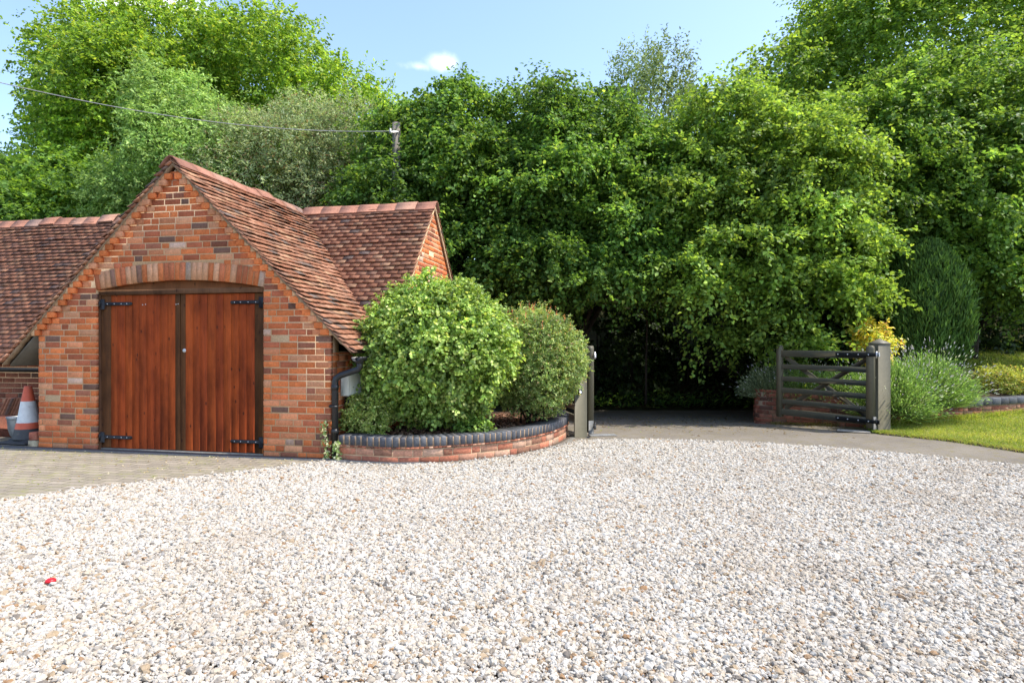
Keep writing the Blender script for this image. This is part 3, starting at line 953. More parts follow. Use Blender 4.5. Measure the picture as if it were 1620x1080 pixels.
mb.cbox((4.112, .235, .715), (4.125, .54, .955), .006)
bx = mb.build("meter_box", M_box, bld)
MB().cbox((4.005, .32, .56), (4.07, .42, .70), .006).build("cable_gland", M_black_plastic, bx)
MB().cbox((4.122, .50, .80), (4.132, .525, .835), .003).build("latch", M_black_plastic, bx)

# ------------------------------------------------------------------ clutter left of the garage
def at_ground(px, py): return GP(px, py)
cx, cy = -6.43, 7.98
cone = thing("traffic_cone", "orange and white traffic cone on a dark base beside the garage corner", "traffic cone", (cx, cy, .010), radians(-12))
M_cone = mat_attr("cone_plastic", .12, 20, .55, .4, .08, .002, stain=[(12, .55, .75, (.20, .15, .12), .45)])
OR = (.62, .115, .055); WH = (.66, .66, .64)
prof = [(.168, .06), (.150, .15), (.142, .19), (.128, .26), (.122, .27), (.080, .545), (.078, .55), (.045, .735), (.040, .750), (.024, .752), (.024, .70)]
cols = [(.055, .055, .058), (.055, .055, .058), OR, OR, WH, WH, OR, OR, OR, (.2, .05, .03)]
MB().lathe(prof, 36, cols=cols).build("cone_body", M_cone, cone, smooth=True)
bm_ = MB()
bm_.cbox((-.22, -.22, 0), (.22, .22, .035), .012)
bm_.lathe([(.225, .03), (.19, .062), (.160, .075)], 4)
v = bm_.v[-1]; bm_.v[-1] = v @ rotm(rz=pi / 4).T
bm_.build("cone_base", mat_plain("black_rubber", (.05, .05, .052), .8, .3, .25, 30, .3), cone)
px_, py_ = -6.77, 8.29
pot = thing("metal_pot", "dented grey metal pot with a bucket rim between the roof tiles and traffic cone", "pot", (px_, py_, .010))
mb = MB().lathe([(.001, .03), (.085, .0), (.125, .06), (.150, .15), (.158, .27), (.160, .285), (.168, .29), (.168, .305), (.155, .305), (.150, .28), (.142, .15), (.11, .06), (.001, .04)], 36)
mb.build("pot_body", mat_plain("dull_aluminium", (.38, .39, .39), .5, .4, .22, 14, .3, .55), pot, smooth=True)
hb = MB(); hb.tube([(.166 * cos(a), .166 * sin(a) * .99 , .29 - .03 * sin(a * 1)) for a in np.linspace(pi, 2 * pi, 16)], .006, 6); hb.build("handle", M_steel, pot)
bk = thing("black_bucket", "black plastic bucket left of the grey metal pot", "bucket", (-7.15, 8.1, .010))
MB().lathe([(.001, .0), (.12, .0), (.155, .30), (.165, .30), (.165, .315), (.15, .315), (.118, .02), (.001, .02)], 28).build("bucket_body", M_black_plastic, bk, smooth=True)
hb = MB(); hb.tube([(.16 * cos(a), .16 * sin(a), .30 - .08 * sin(a)) for a in np.linspace(pi, 2 * pi, 14)], .005, 6); hb.build("handle", M_steel, bk)
# spare roof tiles standing in a row on a low trestle slab
tb = B(-1.02, .72, .0)
slab = MB(); slab.cbox((-.42, -.12, 0), (.42, .12, .30), .01, col=(.22, .08, .05)); slab.build("brick_pier", M_brick_old, None, tuple(B(-.98, .72, .008)), BA)
o_ = bpy.data.objects["brick_pier"]; tag(o_, "low old brick pier carrying spare clay roof tiles against the left wall", "pier")
for i in range(11):
    mbt = MB(); R = rotm(rx=0, ry=radians(28 + r1.normal(0, 1.5)), rz=0)
    mbt.cbox((-.008, -.083, 0), (.008, .083, .265), .003, R, c=np.array([0, 0, .125]), col=pick(PAL_TILE_D, r1, .25))
    p = B(-1.33 + i * .050, .70 + r1.normal(0, .004), .312)
    o_ = mbt.build("clay_tile", M_tile, None, tuple(p), BA)
    tag(o_, "spare brown clay roof tile leaning in a row on the low pier", "roof tile", "spare roof tiles standing in a row")
for i in range(3):
    mbt = MB(); mbt.cbox((-.13, -.083, 0), (.13, .083, .013), .003, col=pick(PAL_TILE_D, r1))
    o_ = mbt.build("clay_tile", M_tile, None, tuple(B(-.70 + i * .012, .66 - .01 * i, .309 + i * .0155)), BA + radians(4 * i))
    tag(o_, "clay roof tile lying flat, %s of three beside the leaning row" % ("lowest", "middle one", "topmost")[i], "roof tile", "spare roof tiles lying flat")
mbt = MB(); mbt.cbox((-.07, -.012, 0), (.07, .012, .20), .004, rotm(rx=radians(-12)), c=(0, 0, .105), col=(.40, .13, .075))
tag(mbt.build("terracotta_slab", M_tile, None, tuple(B(-.50, .66, .309)), BA), "upright orange terracotta slab leaning behind the traffic cone", "slab")
st = MB().cbox((-.065, -.10, 0), (.065, .10, .085), .008, col=(.33, .29, .20))
sx, sy = B(-.075, -.005)[:2]
tag(st.build("stone_block", mat_attr("pale_stone", .25, 25, .9, .2, .5, .004), None, (sx, sy + .1, .010), BA), "pale stone block under a loose red brick at the garage corner", "stone block")
st = MB().cbox((-.055, -.10, 0), (.055, .10, .10), .006, col=(.33, .11, .07)); 
tag(st.build("loose_brick", M_brick_old, None, (sx, sy + .1, .096), BA + .06), "loose red brick standing on the pale stone block", "brick")
# red cap lying on the gravel
x, y = GP(80, 929)
cap = MB().lathe([(.001, .016), (.016, .015), (.024, .010), (.027, .0), (.025, .0), (.001, .008)], 24)
tag(cap.build("red_cap", mat_plain("red_plastic", (.62, .012, .02), .4, .4, .06), None, (x, y, .034), 0, smooth=True), "small bright red plastic cap lying on the gravel", "cap")

# ------------------------------------------------------------------ foliage helpers
def unit(v): return v / (np.linalg.norm(v, axis=-1, keepdims=True) + 1e-9)
LEAF_K = 1.8
def leaf_mesh(mb, P, D, N, L, W, col, fold=.25, droop=.15):
    n = len(P)
    D = unit(D); S = unit(np.cross(D, N)); N = np.cross(S, D)
    L = np.asarray(L).reshape(-1, 1); W = np.asarray(W).reshape(-1, 1)
    r1_ = P + D * L * .30 + S * W * .5 + N * W * fold
    r2_ = P + D * L * .68 + S * W * .42 + N * W * fold * .7 - N * L * droop * .4
    tip = P + D * L - N * L * droop
    l1 = P + D * L * .30 - S * W * .5 + N * W * fold
    l2 = P + D * L * .68 - S * W * .42 + N * W * fold * .7 - N * L * droop * .4
    V = np.stack([P, r1_, r2_, tip, l2, l1], 1).reshape(-1, 3)
    b = (np.arange(n) * 6)[:, None]
    Fs = np.stack([b + np.array([[0, 1, 2, 3]]), b + np.array([[3, 4, 5, 0]])], 1).reshape(-1, 4)
    mb.add(V, Fs, np.repeat(np.minimum(col * LEAF_K, .85), 2, axis=0))
def palette(pal, n, r, jit=.18):
    cols = np.array([p[0] for p in pal]); w = np.array([p[1] for p in pal], float); w /= w.sum()
    i = r.choice(len(pal), n, p=w)
    return np.clip(cols[i] * (1 + r.normal(0, jit, (n, 1))), .004, .8)
def crown_leaves(mb, lobes, n_cl, m, leaf, pal, r, twig=.32, droop=.25, up=.75, spread=.6, inner=.14, aspect=.62, fold=.22, yjit=.12, flat=.0, minz=None, out=.05):
    """lobes: (x,y,z, rx,ry,rz); sprays of leaves over the lobes' outer surfaces"""
    Lb = np.array(lobes, float)
    C = Lb[:, :3]; R = Lb[:, 3:]
    wt = (R[:, 0] * R[:, 2] + R[:, 1] * R[:, 2] + R[:, 0] * R[:, 1]); wt /= wt.sum()
    N_ = int(n_cl * 2.6)
    li = r.choice(len(Lb), N_, p=wt)
    d = unit(r.normal(0, 1, (N_, 3)))
    rad = np.where(r.random(N_) < inner, r.uniform(.45, .85, N_), r.normal(1.0, .12, N_))
    rad = np.where(r.random(N_) < out, r.uniform(1.12, 1.42, N_), rad)
    P = C[li] + d * R[li] * rad[:, None]
    # drop those deep inside other lobes
    depth = np.full(N_, 9.0)
    for k in range(len(Lb)):
        q = np.linalg.norm((P - C[k]) / R[k], axis=1)
        q = np.where(li == k, 9.0, q)
        depth = np.minimum(depth, q)
    ok = (depth > .72) | (r.random(N_) < .08)
    if minz is not None: ok &= (R[li, 2] < .2) | (P[:, 2] > minz + .30 * np.sin(P[:, 0] * 3.1 + 1) + .22 * np.sin(P[:, 0] * 7.3) + r.normal(0, .12, N_))
    P = P[ok][:n_cl]; d = d[ok][:n_cl]
    n = len(P)
    dn = unit(d / R[li[ok][:n_cl]])
    T = unit(dn * .8 + r.normal(0, .45, (n, 3)) + np.array([0, 0, -droop]))
    if flat: T[:, 2] *= (1 - flat); T = unit(T)
    Nc = unit(np.array([0, 0, up]) + dn * (1 - up) * .9 + r.normal(0, .22, (n, 3)))
    S = unit(np.cross(T, Nc))
    tl = twig * r.uniform(.6, 1.35, n)
    lcol = 1 + r.normal(0, .12, len(Lb))
    ccol = (1 + r.normal(0, yjit, n)) * lcol[li[ok][:n_cl]]
    t = (np.arange(m) + .5) / m
    sgn = np.where(np.arange(m) % 2, 1, -1)
    Pm = P[:, None] + T[:, None] * (t[None, :, None] - .35) * tl[:, None, None] - np.array([0, 0, 1]) * (t ** 2)[None, :, None] * tl[:, None, None] * droop * .6
    Pm = Pm + r.normal(0, .035, (n, m, 3)) * twig * 1.6
    Dm = T[:, None] * spread + S[:, None] * sgn[None, :, None] * .8 + r.normal(0, .38, (n, m, 3)) + np.array([0, 0, -droop * .5])
    Nm = unit(Nc[:, None] + r.normal(0, .42, (n, m, 3)))
    L_ = leaf * r.uniform(.65, 1.2, (n, m))
    col = palette(pal, n * m, r).reshape(n, m, 3) * ccol[:, None, None]
    leaf_mesh(mb, Pm.reshape(-1, 3), Dm.reshape(-1, 3), Nm.reshape(-1, 3), L_.ravel(), (L_ * aspect).ravel(), np.clip(col.reshape(-1, 3), .004, .9), fold)
    return P
def make_lobes(c, rad, k, r, size=.45, shell=.62, low=-.6, core=.70):
    c = np.array(c, float); rad = np.array(rad, float)
    out = [(*c, *(rad * core))]
    for i in range(k):
        # spread evenly over the ellipsoid
        zz = low + (1 - low) * (i + .5) / k; a = i * 2.39996 + r.normal(0, .25)
        q = sqrt(max(0, 1 - zz * zz))
        d = np.array([q * cos(a), q * sin(a), zz]) + r.normal(0, .08, 3)
        s = size * r.uniform(.75, 1.25)
        out.append((*(c + d * rad * shell * r.uniform(.88, 1.12)), *(rad * s * r.uniform(.85, 1.15, 3))))
    return out
def tree_trunk(mb, base, top, r_base, lobes, r, nlimb=9):
    base = np.array(base, float); top = np.array(top, float)
    pts = [base + (top - base) * t + np.array([r.normal(0, .06), r.normal(0, .06), 0]) * (t > 0) * (np.linalg.norm(top - base) * .25) for t in np.linspace(0, 1, 7)]
    rad = [r_base * (1.25 if i == 0 else 1 - .75 * i / 6) for i in range(7)]
    mb.tube(pts, rad, 9)
    for lb in lobes[1:nlimb + 1]:
        e = np.array(lb[:3]); k = r.integers(1, 6); s = pts[k]
        mp = (s + e) / 2 + np.array([0, 0, np.linalg.norm(e - s) * .12]) + r.normal(0, .12, 3)
        q = [s, (s + mp) / 2 + r.normal(0, .04, 3), mp, (mp + e) / 2 + r.normal(0, .06, 3), e]
        rb = rad[k] * .55
        mb.tube(q, [rb, rb * .8, rb * .6, rb * .4, rb * .18], 6)
        for j in range(3):
            e2 = e + r.normal(0, .5, 3) * np.array(lb[3:])
            mb.tube([mp, (mp + e2) / 2 + r.normal(0, .06, 3), e2], [rb * .35, rb * .22, rb * .08], 5)
def tree(name, label, cat, base, lobes, top, r_base, n_cl, m, leaf, pal, mat, seed, group=None, **kw):
    r = np.random.default_rng(seed)
    root = thing(name, label, cat, base, 0, group)
    b = np.array(base, float)
    lob = [(l[0] - b[0], l[1] - b[1], l[2] - b[2], l[3], l[4], l[5]) for l in lobes]
    mb = MB(); tree_trunk(mb, (0, 0, -.1), np.array(top, float) - b, r_base, lob, r); mb.build("trunk", M_trunk, root, smooth=True)
    mb = MB(); crown_leaves(mb, lob, n_cl, m, leaf, pal, r, **kw); mb.build("crown", mat, root)
    return root

M_leaf = mat_leaf("green_leaf", .40)
M_leaf_glossy = mat_leaf("glossy_leaf", .30, .45, .3)
M_leaf_pale = mat_leaf("pale_leaf", .30, .6, .25, (1.15, 1.1, .8))
M_needle = mat_leaf("conifer_foliage", .12, .6, .2, (1, 1.1, .6))
P_HAZEL = [((.052, .102, .021), 30), ((.070, .128, .025), 25), ((.094, .156, .031), 14), ((.038, .078, .018), 20), ((.14, .19, .04), 5)]
P_LIME = [((.084, .140, .027), 30), ((.112, .172, .032), 25), ((.150, .205, .038), 14), ((.058, .102, .022), 16)]
P_OAK = [((.095, .162, .022), 30), ((.125, .20, .027), 25), ((.165, .235, .034), 16), ((.060, .112, .018), 14), ((.22, .25, .045), 5)]
P_WILLOW = [((.145, .185, .075), 30), ((.19, .23, .105), 20), ((.095, .13, .052), 18), ((.26, .29, .17), 9), ((.15, .10, .055), 7)]
P_DARK = [((.020, .036, .011), 30), ((.028, .048, .013), 20), ((.014, .026, .009), 20)]  # near-black leaves: deep shade under the canopy put into the colour
P_BIRCH = [((.11, .15, .055), 30), ((.14, .18, .07), 20), ((.08, .11, .04), 14)]
P_BUSH = [((.125, .19, .040), 30), ((.165, .235, .052), 25), ((.22, .29, .075), 16), ((.08, .13, .03), 20), ((.31, .34, .11), 9)]
P_PYRA = [((.12, .175, .05), 30), ((.16, .215, .065), 24), ((.08, .12, .036), 18), ((.23, .25, .09), 12), ((.26, .19, .10), 4)]

# ------------------------------------------------------------------ trees behind the garage and lane
def lob(px, py, Y, rx, rz, ry=None):
    """a lobe given by its place (column, row at depth Y) and its radii in metres"""
    return (GX(px, Y), Y, GZ(py, Y), rx, ry if ry else (rx + rz) / 2, rz)
rt = np.random.default_rng(31)
Y = 23
oakl = make_lobes((GX(312, Y), Y, GZ(218, Y)), (5.4, 5.2, 4.1), 26, rt, .34, .66, -.7)
oakl += [lob(520, 190, 21, 2.0, 1.7), lob(575, 225, 20.5, 1.3, 1.5), lob(420, 110, 21.5, 2.2, 1.7), lob(200, 112, 22, 1.7, 1.5), lob(125, 250, 22, 1.6, 1.6), lob(95, 310, 21, 1.6, 1.3), lob(250, 60, 22, 1.4, .9), lob(390, 72, 22, 1.5, .9)]
tree("oak_tree", "huge bright green oak towering behind the left roof and front gable", "tree", (GX(300, Y), Y, terrain_z(0, Y)), oakl, (GX(300, Y), Y, 9.5), .5, 15000, 17, .125, P_OAK, M_leaf, 41, twig=.62, droop=.1, up=.6, aspect=.6)
Y = 29
tree("pale_tree", "pale grey green tree at the far left edge beyond the oak", "tree", (GX(-30, Y), Y, terrain_z(0, Y)), make_lobes((GX(-30, Y), Y, GZ(350, Y)), (3.6, 4, 2.9), 12, rt, .42, .66), (GX(-30, Y), Y, 6), .3, 2300, 14, .18, P_WILLOW, M_leaf_pale, 42, twig=.8, droop=.15, up=.6)
Y = 15
wl = make_lobes((GX(455, Y), Y, GZ(255, Y)), (1.95, 1.6, 1.35), 12, rt, .40, .7) + [lob(560, 250, 14.6, 1.0, 1.2), lob(400, 300, 14.6, 1.4, 1.1), lob(520, 310, 14.4, 1.2, 1.2)]
tree("willow_tree", "grey green willow with fine leaves and bare twigs above the middle of the tiled ridge", "tree", (GX(470, Y), Y, terrain_z(0, Y)), wl, (GX(465, Y), Y, 5.2), .14, 5200, 14, .085, P_WILLOW, M_leaf_pale, 43, twig=.42, droop=.1, up=.45, aspect=.32)
Y = 15.5
sl = make_lobes((GX(285, Y), Y, GZ(235, Y)), (1.3, 1.3, 1.9), 9, rt, .42, .66) + [lob(350, 260, 15, 1.1, 1.3), lob(215, 310, 15, 1.0, .9)]
tree("sallow_tree", "light green sallow rising right behind the garage gable peak", "tree", (GX(290, Y), Y, terrain_z(0, Y)), sl, (GX(290, Y), Y, 5.5), .14, 3600, 14, .095, [((.12, .19, .045), 30), ((.155, .225, .06), 24), ((.20, .27, .085), 12), ((.08, .135, .032), 16)], M_leaf_pale, 44, twig=.42, droop=.1, up=.5, aspect=.4)
Y = 17
ul = []
for i, (px, py, rr_) in enumerate(((20, 330, 1.7), (110, 330, 1.7), (180, 340, 1.6), (250, 350, 1.5), (60, 380, 2), (150, 390, 2), (-60, 340, 2), (-130, 350, 2))):
    ul.append(lob(px, py, Y + rt.normal(0, .4), rr_, rr_ * .8))
tree("elder_shrub", "mid green shrubby tree low along the left ridge below the oak", "tree", (GX(110, Y), Y, terrain_z(0, Y)), ul, (GX(110, Y), Y, 4.2), .12, 3600, 14, .12, P_OAK[:1] + P_HAZEL[:3], M_leaf, 45, twig=.5, droop=.15, up=.6)
hz = dict(twig=.80, droop=.36, up=.84, aspect=.74, spread=.6, flat=.45, inner=.06, yjit=.20)
Y = 13.6
ha = make_lobes((GX(705, Y), Y, GZ(300, Y)), (2.15, 1.8, 1.95), 36, rt, .26, .84, -.6, .56) + [lob(625, 290, 11.9, .7, .42), lob(610, 340, 12.6, 1.0, .7), lob(740, 400, 12.2, 1.2, .8), lob(820, 430, 12.2, 1.1, .6), lob(620, 390, 13.2, 1.1, 1.2), lob(700, 215, 13.8, .8, .7), lob(740, 190, 13.6, .9, .6)]
tree("hazel_tree", "dense dark green hazel directly behind the bright brick gable end", "tree", (GX(705, Y), Y + .3, terrain_z(0, Y)), ha, (GX(705, Y), Y, 4.6), .16, 3500, 36, .082, P_HAZEL, M_leaf, 46, group="hazel trees along the lane", minz=2.25, **hz)
Y = 13.4
hb_ = make_lobes((GX(905, Y), Y, GZ(310, Y)), (2.1, 1.8, 1.95), 36, rt, .26, .84, -.55, .56) + [lob(980, 400, 12.0, 1.1, .6), lob(880, 410, 12.0, 1.2, .6), lob(1010, 300, 12.8, 1.0, 1.0), lob(1050, 430, 12.2, .8, .4), lob(850, 190, 13.5, 1.0, .6), lob(940, 200, 13.5, 1.0, .7)]
hb_ += [lob(px, py, y_, rx, .13, .75) for (px, py, y_, rx) in ((840, 300, 11.7, .8), (920, 260, 11.7, .9), (980, 340, 11.6, .8), (870, 400, 11.6, .8), (960, 440, 11.5, .7))]
tree("hazel_tree", "dense dark green hazel overhanging the lane above the left gate", "tree", (GX(905, Y), Y + .4, terrain_z(0, Y)), hb_, (GX(905, Y), Y, 4.6), .16, 3500, 36, .082, P_HAZEL, M_leaf, 47, group="hazel trees along the lane", minz=2.3, **hz)
Y = 12.3
hc = make_lobes((GX(1195, Y), Y, GZ(330, Y)), (1.95, 1.6, 2.1), 36, rt, .26, .84, -.42, .56) + [lob(1165, 195, 12.2, .8, .8), lob(1120, 300, 11.9, .8, .9), lob(1270, 440, 11.3, 1.1, .6), lob(1300, 490, 11.5, .7, .40), lob(1215, 475, 11.3, .5, .25), lob(1235, 525, 11.5, .7, .25), lob(1310, 400, 11.8, .7, .7), lob(1085, 400, 12.1, .8, .7), lob(1130, 528, 11.3, .42, .10), lob(1180, 540, 11.4, .5, .12), lob(1300, 300, 12.4, 1.0, .9), lob(1100, 225, 12.6, .7, .8)]
hc += [lob(px, py, y_, rx, .13, .75) for (px, py, y_, rx) in ((1095, 300, 11.3, .7), (1085, 420, 11.2, .7), (1130, 455, 11.0, .6), (1180, 380, 10.8, .9), (1260, 330, 10.8, .8), (1270, 430, 10.7, .8), (1330, 370, 10.9, .8), (1340, 455, 10.9, .5), (1235, 505, 10.9, .6), (1270, 545, 11.1, .4))]
tree("hazel_tree", "lighter yellow green hazel with layered branches above the open right gate", "tree", (GX(1235, Y), Y + .7, .3), hc, (GX(1220, Y), Y, 4.6), .14, 3200, 36, .082, P_LIME, M_leaf, 48, group="hazel trees along the lane", minz=1.75, **hz)
Y = 13.6
hd = make_lobes((GX(1510, Y), Y, GZ(300, Y)), (2.9, 1.9, 2.7), 44, rt, .24, .84, -.7, .58) + [lob(1400, 270, 12.9, 1.0, 1.0), lob(1600, 430, 13, 1.0, .7), lob(1380, 360, 12.8, 1.0, .7), lob(1440, 200, 13, 1.1, .8), lob(1600, 250, 12.8, 1.3, 1.2), lob(1340, 225, 13.2, 1.0, .9), lob(1360, 320, 12.9, .9, .9), lob(1530, 150, 13.2, 1.5, .8), lob(1420, 345, 12.7, .9, .7), lob(1470, 300, 12.6, 1.0, .7), lob(1560, 350, 12.8, 1.0, .8), lob(1370, 450, 12.6, .8, .5)]
hd += [lob(px, py, y_, rx, .13, .75) for (px, py, y_, rx) in ((1400, 330, 11.9, .8), (1490, 260, 11.8, .9), (1560, 330, 11.9, .9), (1600, 420, 12.0, .8), (1420, 220, 12.0, .8), (1590, 200, 12.0, .9), (1440, 410, 12.2, .6))]
tree("hazel_tree", "broad green hazel at the right edge above the dark conifer", "tree", (GX(1560, Y), Y + .6, .9), hd, (GX(1540, Y), Y, 4.8), .18, 4600, 36, .086, P_HAZEL[:3] + P_LIME[:2], M_leaf, 49, group="hazel trees along the lane", minz=.75, **hz)
Y = 18
te = make_lobes((GX(1500, Y), Y, GZ(110, Y)), (4.9, 3.5, 4.2), 24, rt, .36, .70, -.8) + [lob(1310, 100, 17.5, 1.3, 1.1), lob(1265, 160, 17, 1.3, 1.1), lob(1225, 215, 16.5, 1.0, 1.0), lob(1180, 170, 15.5, .8, .7), lob(1235, 115, 16.5, .9, .8), lob(1420, 40, 17, 1.8, 1.4), lob(1330, 45, 17.5, 1.2, 1.1), lob(1560, 60, 17, 2, 1.8)]
tree("beech_tree", "tall green beech filling the top right corner behind the hazels", "tree", (GX(1470, Y), Y, terrain_z(0, Y)), te, (GX(1470, Y), Y, 9), .32, 11000, 15, .105, P_LIME + P_OAK[1:3], M_leaf, 50, twig=.6, droop=.25, up=.65, aspect=.7)
Y = 18
bl = [lob(1030, 190, Y, 1.2, 1.5), lob(1010, 130, Y, .75, .9), lob(1055, 125, Y, .6, 1.0), lob(985, 200, Y, .9, 1.0), lob(1080, 200, Y, .8, 1.0), lob(1030, 250, Y, 1.6, 1.3), lob(1105, 240, 17, 1.0, 1.2)]
tree("birch_tree", "thin airy birch with pale feathery top against the sky in the middle", "tree", (GX(1030, Y), Y, terrain_z(0, Y)), bl, (GX(1030, Y), Y, 9.0), .10, 1900, 11, .10, P_BIRCH, M_leaf_pale, 51, twig=.5, droop=-.25, up=.4, aspect=.45)
Y = 12.9
vl = [lob(1025, 300, Y, .45, .9, .4), lob(1045, 380, Y - .1, .5, .6, .4), lob(1000, 350, Y - .2, .4, .5, .4)]
tree("holly_tree", "slim pale leaved holly between the dark and the light hazels", "tree", (GX(1030, Y), Y + .5, .05), vl, (GX(1025, Y), Y, 5), .028, 620, 10, .07, [((.17, .22, .11), 20), ((.10, .15, .06), 20), ((.24, .27, .16), 8)], M_leaf_glossy, 52, twig=.3, droop=.1, up=.4, aspect=.55)
# whippy shoots above the tree line, sky side
r = np.random.default_rng(77)
# hedge on the far side of the lane, in the shade of the trees
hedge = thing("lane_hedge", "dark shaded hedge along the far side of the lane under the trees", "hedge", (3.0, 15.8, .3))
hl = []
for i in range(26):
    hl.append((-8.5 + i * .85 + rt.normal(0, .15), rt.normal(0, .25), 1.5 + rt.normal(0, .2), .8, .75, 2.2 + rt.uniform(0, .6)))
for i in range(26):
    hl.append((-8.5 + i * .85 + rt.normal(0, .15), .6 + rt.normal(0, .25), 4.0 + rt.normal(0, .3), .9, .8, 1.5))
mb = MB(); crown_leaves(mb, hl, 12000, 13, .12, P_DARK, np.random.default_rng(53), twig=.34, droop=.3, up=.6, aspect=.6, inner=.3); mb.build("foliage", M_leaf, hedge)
mb = MB()
for i in range(26):
    x0 = -8.5 + i * .85 + rt.normal(0, .2)
    for j in range(3):
        mb.tube([(x0, .1, -.4), (x0 + rt.normal(0, .15), rt.normal(0, .15), .6), (x0 + rt.normal(0, .4), rt.normal(0, .3), 1.9)], [.03, .02, .006], 5)
mb.build("stems", M_trunk, hedge)
# a far belt of woodland that closes the view between the trunks
mb = MB(); fl = []
rf = np.random.default_rng(54)
for i in range(46):
    xx = -42 + i * 2.0
    fl.append((xx, 32 + rf.normal(0, 1.5), 3.2 + rf.normal(0, .5), 2.2, 2.0, 3.4 + rf.uniform(-.6, .6)))
    fl.append((xx * .55 + 4, 20.5 + rf.normal(0, .5), 3.4, 1.5, 1.2, 3.0 + rf.uniform(0, .6)))
crown_leaves(mb, fl, 9500, 11, .26, P_HAZEL[:4] + P_DARK[:1], rf, twig=.9, droop=.2, up=.6, inner=.2)
tag(mb.build("far_woodland", M_leaf), "belt of shaded woodland far behind the trees", "woodland", kind="stuff")
# ferny weeds at the foot of the hedge
mb = MB(); rg = np.random.default_rng(55)
n = 2600
P = np.stack([rg.uniform(-3.5, 6, n), rg.uniform(14.4, 15.3, n), -.24 + rg.uniform(-.02, .35, n) * rg.random(n) ** .5], -1)
leaf_mesh(mb, P, np.stack([rg.normal(0, .7, n), rg.normal(-.5, .5, n), rg.uniform(.1, 1, n)], -1), unit(np.stack([rg.normal(0, .4, n), rg.normal(-.3, .3, n), np.ones(n)], -1)), rg.uniform(.07, .2, n), rg.uniform(.03, .07, n), palette(P_HAZEL + P_DARK, n, rg))
tag(mb.build("verge_weeds", M_leaf), "low ferns and weeds along the far edge of the lane", "weeds", kind="stuff")

# utility pole and cable
Y = 12.2
PX, PZ = GX(627, Y), GZ(195, Y)
pole = thing("utility_pole", "pale wooden utility pole standing among the trees behind the gable end", "utility pole", (PX, Y, .4))
MB().tube([(0, 0, -.5), (0, 0, 3), (0, 0, PZ - .4)], [.115, .10, .080], 14).build("post", M_polewood, pole)
mb = MB(); mb.cbox((-.12, -.10, PZ - .62), (.06, -.07, PZ - .59), .004); mb.tube([(-.10, -.11, PZ - .66), (-.10, -.11, PZ - .55)], .02, 8); mb.build("cable_bracket", M_steel, pole)
e1 = np.array([PX - .10, Y - .11, PZ - .20]); e0 = np.array([GX(-140, 8.5), 8.5, GZ(95, 8.5)])
pts = [e1 + (e0 - e1) * t + np.array([0, 0, -.30 * 4 * t * (1 - t)]) for t in np.linspace(0, 1, 26)]
tag(MB().tube(pts, .0065, 6).build("overhead_cable", M_cable), "thin grey overhead cable sagging from the pole across the oak", "cable")

# ------------------------------------------------------------------ left planter with the two bushes
def catmull(P, n):
    P = [np.array(p, float) for p in P]; P = [2 * P[0] - P[1]] + P + [2 * P[-1] - P[-2]]
    out = []
    for i in range(1, len(P) - 2):
        for t in np.linspace(0, 1, n, endpoint=False):
            a, b_, c, d = P[i - 1:i + 3]
            out.append(.5 * ((2 * b_) + (c - a) * t + (2 * a - 5 * b_ + 4 * c - d) * t * t + (3 * b_ - a - 3 * c + d) * t ** 3))
    out.append(P[-2]); return np.array(out)
class Curve:
    def __init__(self, P, n=12):
        self.p = catmull(P, n); self.s = np.concatenate([[0], np.cumsum(np.linalg.norm(np.diff(self.p, axis=0), axis=1))]); self.L = self.s[-1]
    def at(self, s):
        s = min(max(s, 0), self.L); return np.array([np.interp(s, self.s, self.p[:, 0]), np.interp(s, self.s, self.p[:, 1])])
    def frame(self, s):
        q = min(max(s, .03), self.L - .031)
        a, b_ = self.at(q - .03), self.at(q + .03); t = (b_ - a) / np.linalg.norm(b_ - a)
        return self.at(s), t, np.array([t[1], -t[0]])       # point, tangent, outward (right of travel)
    def to3d(self, s, z, out):
        p, t, nrm = self.frame(s); q = p + nrm * out; return np.array([q[0], q[1], z])
def strip(mb, cv, a, b_, o0, o1, z0, z1, n=60, col=(1, 1, 1)):
    """a solid band along a curve"""
    V = []
    for s in np.linspace(a, b_, n):
        for (o, z) in ((o0, z0), (o1, z0), (o1, z1), (o0, z1)): V.append(cv.to3d(s, z, o))
    Fs = []
    for i in range(n - 1):
        for k in range(4):
            k2 = (k + 1) % 4; Fs.append([i * 4 + k, i * 4 + k2, i * 4 + 4 + k2, i * 4 + 4 + k])
    Fs += [[0, 3, 2, 1], [4 * n - 4, 4 * n - 3, 4 * n - 2, 4 * n - 1]]
    mb.add(V, Fs, col)
PC = Curve([(-1.97, 6.80), (-1.27, 6.61), (-.66, 6.75), (-.03, 7.11), (.44, 7.67), (.74, 8.35), (.82, 8.95), (.66, 9.55), (.2, 9.95)])
rp = np.random.default_rng(61)
pl = thing("planter_wall", "low curved brick planter wall with dark blue brick coping around the two round bushes", "planter", (0, 0, 0))
mb = MB(); brickwork(mb, PC.to3d, lambda z: [(0.02, PC.L)], 0.0, .165, rp, PAL_WEATHERED, jit=.002, course=.082)
bw = mb.build("brick_course", M_brick_old if False else mat_attr("weathered_brick", .30, 40, .9, .2, .6, .005, stain=[(4, .52, .72, (.34, .29, .18), .45), (8, .62, .76, (.12, .10, .06), .5)]), pl)
mb = MB(); strip(mb, PC, 0, PC.L, -.20, -.007, -.02, .168, 70); mb.build("mortar_bed", M_mortar, bw)
mb = MB()                                    # dogtooth/dentil line under the coping
s = .01
while s < PC.L - .05:
    brick(mb, PC.to3d, s, s + .046, .166, .184, .012 + rp.normal(0, .002), back=-.06, col=pick(PAL_OLD_SHADED + PAL_WEATHERED, rp)); s += .051
mb.build("dentil_course", M_brick_old, pl)
mb = MB(); s = .0
